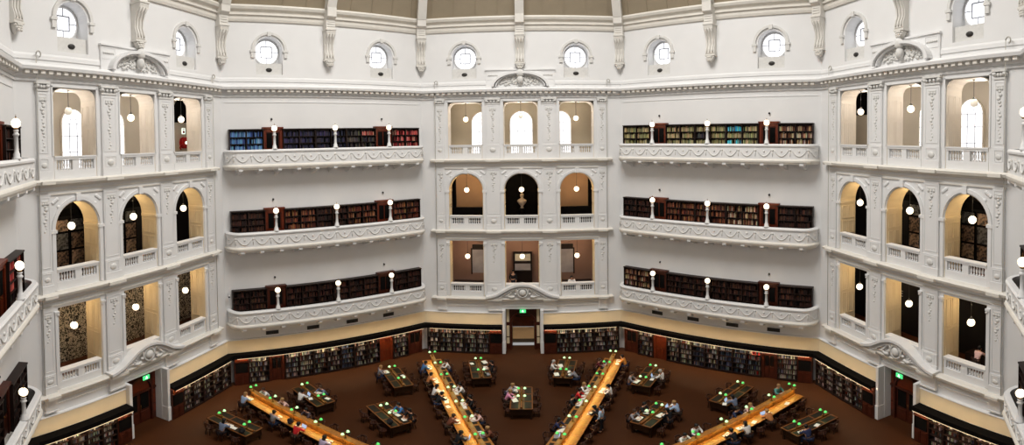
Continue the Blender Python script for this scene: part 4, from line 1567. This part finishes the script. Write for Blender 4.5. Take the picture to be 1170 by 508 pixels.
PEOPLE = [(-13.98, 4.33, 'pale blue', 'fair', 'lean'), (-11.73, 3.71, 'grey', 'black', 'upright'), (-10.03, 2.98, 'red', 'black', 'lean'), (-8.48, 2.34, 'lilac', 'black', 'lean'),
          (-13.48, 5.76, 'white', 'brown', 'read'), (-11.89, 5.1, 'pale pink', 'fair', 'read'), (-10.89, 4.71, 'dark patterned', 'black', 'lean'),
          (-11.0, 7.9, 'blue-grey', 'brown', 'read'), (-12.0, 6.7, 'white', 'black', 'lean'), (-12.97, 1.58, 'blue-grey', 'black', 'lean'), (-8.46, 11.02, 'grey', 'fair', 'upright'),
          (-6.0, 6.65, 'blue', 'black', 'lean'), (-5.33, 5.89, 'black', 'black', 'upright'),
          (-6.34, 12.47, 'blue', 'black', 'lean'), (-5.2, 10.48, 'tan', 'black', 'lean'), (-4.76, 9.21, 'white', 'black', 'lean'), (-4.2, 8.17, 'black', 'black', 'read'), (-3.1, 5.71, 'brown', 'brown', 'read'),
          (-2.7, 4.3, 'black', 'black', 'lean'), (-5.1, 13.25, 'white', 'brown', 'lean'), (-3.42, 9.25, 'white', 'black', 'lean'), (-2.59, 7.61, 'black', 'black', 'upright'), (-1.8, 6.01, 'pale pink', 'black', 'lean'), (-1.3, 4.87, 'brown', 'fair', 'lean'),
          (-1.92, 13.2, 'black', 'black', 'upright'), (-.78, 9.37, 'grey', 'fair', 'read'), (-.8, 8.49, 'pink', 'fair', 'lean'), (1.46, 12.84, 'white', 'grey', 'upright'), (3.3, 11.51, 'grey', 'brown', 'read'),
          (4.64, 12.51, 'maroon', 'brown', 'lean'), (3.31, 9.44, 'white', 'fair', 'lean'), (3.0, 8.69, 'red', 'black', 'lean'), (2.5, 7.79, 'black', 'black', 'upright'), (1.5, 5.47, 'navy', 'black', 'lean'),
          (6.75, 13.3, 'orange', 'black', 'lean'), (4.9, 8.93, 'white', 'black', 'upright'), (3.8, 6.2, 'black', 'black', 'lean'),
          (6.4, 10.9, 'grey', 'brown', 'upright'), (8.3, 10.2, 'white', 'grey', 'upright'), (5.0, 5.8, 'grey', 'brown', 'lean'), (6.0, 6.9, 'black', 'black', 'lean'), (7.3, 6.3, 'pale blue', 'fair', 'lean'), (7.5, 5.6, 'black', 'black', 'upright'),
          (7.71, 3.8, 'white', 'black', 'upright'), (6.88, 3.4, 'white', 'black', 'read'), (11.64, 5.1, 'pale pink', 'fair', 'read'), (10.78, 4.73, 'navy', 'black', 'lean'), (13.51, 5.8, 'teal', 'fair', 'upright'),
          (10.05, 2.66, 'striped white', 'black', 'lean'), (9.27, 2.46, 'black', 'black', 'lean'), (12.04, 3.9, 'tan', 'fair', 'read'), (10.97, 6.24, 'blue-grey', 'black', 'lean'), (12.92, 1.05, 'navy', 'black', 'lean')]
taken = {}
for i, (x, y, top, hair, pose) in enumerate(PEOPLE):
    best = min((s_ for s_ in range(len(SLOTS)) if s_ not in taken), key=lambda k: (SLOTS[k][0] - x) ** 2 + (SLOTS[k][1] - y) ** 2)
    taken[best] = i
    sx, sy, a, where = SLOTS[best]
    mw = T(sx, sy, 0, a) @ T(rc.uniform(-.04, .04), -.02, 0, rc.uniform(-.15, .15))
    person(mw, pose, top, hair, 'seated person in %s top, %s' % (top, where), long=(i % 3 == 0 and hair != 'grey'), i=i)
person(T(3.95, 5.9, 0, radians(60)), 'stand', 'light blue', 'black', 'standing person in light blue shirt and dark trousers beside the centre-right desk', i=0)
for s_, (x, y, a, where) in enumerate(SLOTS):
    occ = s_ in taken
    q = rc.uniform(-.25, .25) * (0 if occ else 1)
    mw = T(x, y, 0, a) @ T(0, 0 if occ else rc.uniform(-.06, .16), 0, q)
    spawn('desk_chair', ('occupied ' if occ else 'empty ') + 'wooden chair, ' + where, 'chair', mw, 'wooden chairs at the desks', CP)
# readers seen in the galleries
gm = frame('C')
person(gm @ T(-.72, 1.45, 4.42, pi), 'stand', 'black', 'black', 'person in black standing behind the lowest far middle balustrade', i=0)
bm_ = MB().box(-.5, .5, -.2, .2, .4, .46)
for lx in (-.4, .4):
    bm_.box(lx - .04, lx + .04, -.16, .16, 0, .4)
tag(bm_.obj('low_bench', 'case', None, gm @ T(3.6, .72, 4.42)), 'low dark bench at the lowest far right balustrade', 'bench')
person(gm @ T(3.6, .72, 4.48, pi), 'upright', 'white', 'black', 'person in white top sitting behind the lowest far right balustrade', True, i=1)
rm = frame('R')
for t, top, an in ((3.7, 'pale pink', 'behind'), (4.6, 'black', 'at the near end of')):
    spawn('gallery_chair', 'dark chair %s the table in the lowest right gallery' % an, 'chair', rm @ T(t, 1.35, 4.42, 0), None, CP)
    person(rm @ T(t, 1.35, 4.42, 0), 'lean', top, 'black', 'person in %s top %s the table in the lowest right gallery' % (top, an), i=2)

# ------------------------------------------------------------------ things on the desks
PAPER = MB().box(-.15, .15, -.11, .11, 0, .012).mesh('sheet', 'paper')
mb = MB()
mb.add([(-.22, -.15, .0), (0, -.15, .02), (0, .15, .02), (-.22, .15, .0), (.22, -.15, 0), (.22, .15, 0), (-.22, -.15, .035), (0, -.15, .03), (0, .15, .03), (-.22, .15, .035), (.22, -.15, .035), (.22, .15, .035)],
       [(6, 7, 8, 9), (7, 10, 11, 8), (0, 3, 2, 1), (1, 2, 5, 4), (0, 1, 7, 6), (1, 4, 10, 7), (3, 9, 8, 2), (2, 8, 11, 5), (0, 6, 9, 3), (4, 5, 11, 10)])
BPAGE = mb.mesh('pages', 'paper')
BCOV = MB().box(-.235, .235, -.16, .16, -.006, .004).mesh('cover', 'case')
LBASE = MB().box(-.17, .17, -.12, .12, 0, .018).mesh('keyboard', 'laptop')
LSCR = MB().box(-.17, .17, -.006, .006, 0, .22).mesh('lid', 'laptop')
LDIS = MB().box(-.155, .155, -.011, -.006, .015, .205).mesh('display', 'screen')
mb = MB()
mb.ball((0, 0, .17), .17, 12, 8, 1.1, .7, 1.0)
mb.ball((0, -.1, .11), .1, 10, 6, 1.1, .7, 1.0)
BAG = mb.mesh('body', 'bag')
BAGH = MB().tube([(.06 * cos(i * pi / 6), 0, .33 + .06 * sin(i * pi / 6)) for i in range(7)], .012, 5).mesh('handle', 'bag')


def item(kind, mw, where):
    if kind == 'laptop':
        spawn('laptop', 'silver laptop, ' + where, 'laptop', mw, 'laptops on the desks', [('keyboard', LBASE), ('lid', LSCR, T(0, .12, .015) @ Matrix.Rotation(-.3, 4, 'X'), [('display', LDIS)])])
    elif kind == 'book':
        spawn('open_book', 'open book, ' + where, 'book', mw, 'open books on the desks', [('pages', BPAGE, T(0, 0, .006)), ('cover', BCOV, T(0, 0, .006))])
    elif kind == 'bag':
        spawn('backpack', 'black backpack, ' + where, 'bag', mw, 'bags on the desks', [('body', BAG), ('handle', BAGH)])
    else:
        o = link('paper_sheet', PAPER, None, mw)
        tag(o, 'white papers, ' + where, 'paper', 'papers on the desks')


ri = random.Random(4)
for s_, i in taken.items():
    x, y, a, where = SLOTS[s_]
    k = ri.choice(['laptop', 'book', 'book', 'paper', 'laptop', 'paper', 'book'])
    item(k, T(x, y, .778, a) @ T(ri.uniform(-.05, .05), .46, 0, ri.uniform(-.25, .25)), where)
    if ri.random() < .5:
        item('paper' if k != 'paper' else 'book', T(x, y, .778, a) @ T(ri.choice((-.36, .36)), .48, 0, ri.uniform(-.5, .5)), where + ', to one side')


def near_slot(x, y):
    return SLOTS[min(range(len(SLOTS)), key=lambda k: (SLOTS[k][0] - x) ** 2 + (SLOTS[k][1] - y) ** 2)]


for kind, x, y in (('bag', -11.2, 3.5), ('book', -2.6, 14.0), ('paper', -3.1, 14.1), ('laptop', -2.4, 11.9), ('book', 2.0, 12.4), ('paper', 8.0, 11.2), ('paper', 7.9, 10.7), ('book', 6.6, 6.6), ('paper', 12.4, 1.4), ('paper', 13.4, 1.6),
                   ('book', -13.2, 1.9), ('paper', -10.3, 6.3), ('bag', -12.6, 1.5), ('paper', -6.9, 10.6), ('bag', -6.1, 5.5), ('paper', 11.3, 3.4), ('paper', 13.1, 4.2), ('paper', 3.3, 7.4), ('paper', -3.4, 7.3), ('laptop', 1.4, 4.4), ('paper', 1.9, 4.9)):
    sx, sy, a, where = near_slot(x, y)
    item(kind, T(sx, sy, .778, a) @ T(.05, .42, 0, .3), where + ', unattended')

# ------------------------------------------------------------------ books: the nearest as single things, all the rest as one mass
INDIV.sort(key=lambda q: ({'2': 0, '3': 1, '1': 2}[q[8].split(',')[0]], -q[2]))
keep, rest = INDIV[:300], INDIV[300:]
shared = {}
for (f, t, th, w0, z, h, dp, c, key, pal) in keep:
    L, u, k = (int(v) for v in key.split(','))
    cn = {'red': 'red', 'black': 'black', 'darkbrown': 'dark brown'}[pal]
    sn = ('bottom', 'second', 'third', 'fourth', 'top')[k]
    lab = '%s book on the %s shelf of the left edge %s balcony bookcase' % (cn, sn, LEV[L])
    ci = ('%s_%d' % (pal, rnd.randrange(5)))
    if ci not in shared:
        mm_ = mat('spine_' + ci, (10, 10, 10), .6, .05, 9)
        r_ = [n for n in mm_.node_tree.nodes if n.type == 'VALTORGB'][0]
        for e_ in r_.color_ramp.elements:
            e_.color = (*c, 1)
        cov = MB()
        cov.box(0, 1, -1, -.93, 0, 1)
        cov.box(0, .1, -.93, 0, 0, 1)
        cov.box(.9, 1, -.93, 0, 0, 1)
        pg = MB().box(.1, .9, -.93, -.03, .02, .97)
        shared[ci] = (cov.mesh('cover', mm_), pg.mesh('page_block', 'pages'))
    cv, pg = shared[ci]
    o = link('book', cv, None, frame(f) @ T(t, w0, z) @ Matrix.Diagonal((th - .004, dp, h, 1)))
    tag(o, lab, 'book', lab)
    link('page_block', pg, o)
for (f, t, th, w0, z, h, dp, c, key, pal) in rest:
    mw = frame(f)
    vs = [mw @ Vector((x, y, zz)) for zz in (z, z + h) for x, y in ((t, w0 - dp), (t + th - .004, w0 - dp), (t + th - .004, w0), (t, w0))]
    BOOKS.c = c
    BOOKS.add(vs, [(4, 5, 6, 7), (0, 1, 5, 4), (1, 2, 6, 5), (3, 0, 4, 7)])
tag(BOOKS.obj('shelved_books', 'books'), 'rows of cloth and paper bound books filling the shelves round the room', 'books', None, 'stuff')

# ------------------------------------------------------------------ light
w = bpy.data.worlds.new('daylight')
SC.world = w
w.use_nodes = True
bg = w.node_tree.nodes['Background']
bg.inputs['Color'].default_value = (1.0, .98, .96, 1)
bg.inputs['Strength'].default_value = .36


def area(name, loc, rot, size, power, col, sy=None, shape='DISK'):
    l = bpy.data.lights.new(name, 'AREA')
    l.shape = shape if sy is None else 'RECTANGLE'
    l.size = size
    if sy is not None:
        l.size_y = sy
    l.energy = power
    l.color = col
    o = bpy.data.objects.new(name, l)
    COL.objects.link(o)
    o.location = loc
    o.rotation_euler = rot
    return o


area('lantern_daylight', (0, 0, 37.5), (0, 0, 0), 15, 9900, (1, .97, .925))
for f in ('C', 'L', 'R'):
    mw = frame(f)
    for L, pw, col in ((1, 44, (1, .76, .46)), (2, 44, (1, .76, .46)), (3, 44, (1, .93, .86))):
        for c in BAYS:
            l = bpy.data.lights.new('gallery_fill', 'POINT')  # hidden point light added in each bay to brighten the gallery
            l.energy = pw
            l.color = col
            l.shadow_soft_size = .12
            o = bpy.data.objects.new('gallery_fill', l)
            COL.objects.link(o)
            o.matrix_world = mw @ T(c, 1.0, OPEN_C[L][1] - (.5 if L != 2 else .45))
for z, y, e in ((3.1, A + 3.2, 60),):
    l = bpy.data.lights.new('lobby_light', 'POINT')
    l.energy = e
    l.color = (1, .8, .55)
    o = bpy.data.objects.new('lobby_light', l)
    COL.objects.link(o)
    o.location = (0, y, z)

# ------------------------------------------------------------------ camera: a panorama from the opposite gallery
cd = bpy.data.cameras.new('camera')
cd.type = 'PANO'
cd.panorama_type = 'EQUIRECTANGULAR'
FX, FY, Y0 = 558.4, 562.1, 172.9
cd.longitude_min = -585 / FX
cd.longitude_max = 585 / FX
cd.latitude_max = Y0 / FY
cd.latitude_min = -(508 - Y0) / FY
cd.clip_end = 200
cam = bpy.data.objects.new('camera', cd)
COL.objects.link(cam)
yaw, pitch, roll = .0335, -.0236, .0117
R3 = Matrix.Rotation(yaw, 4, 'Z') @ Matrix.Rotation(pitch, 4, 'X') @ Matrix.Rotation(roll, 4, 'Y')
cam.matrix_world = Matrix.Translation((.528, -17.49, 16.0)) @ R3 @ Matrix.Rotation(pi / 2, 4, 'X')
SC.camera = cam

SC.cycles.use_denoising = True
SC.cycles.max_bounces = 8
SC.cycles.diffuse_bounces = 5
SC.cycles.glossy_bounces = 2
SC.cycles.use_adaptive_sampling = True
SC.cycles.sample_clamp_indirect = 6
SC.view_settings.view_transform = 'Standard'
SC.view_settings.look = 'None'
SC.view_settings.exposure = 0.0
bpy.context.view_layer.update()
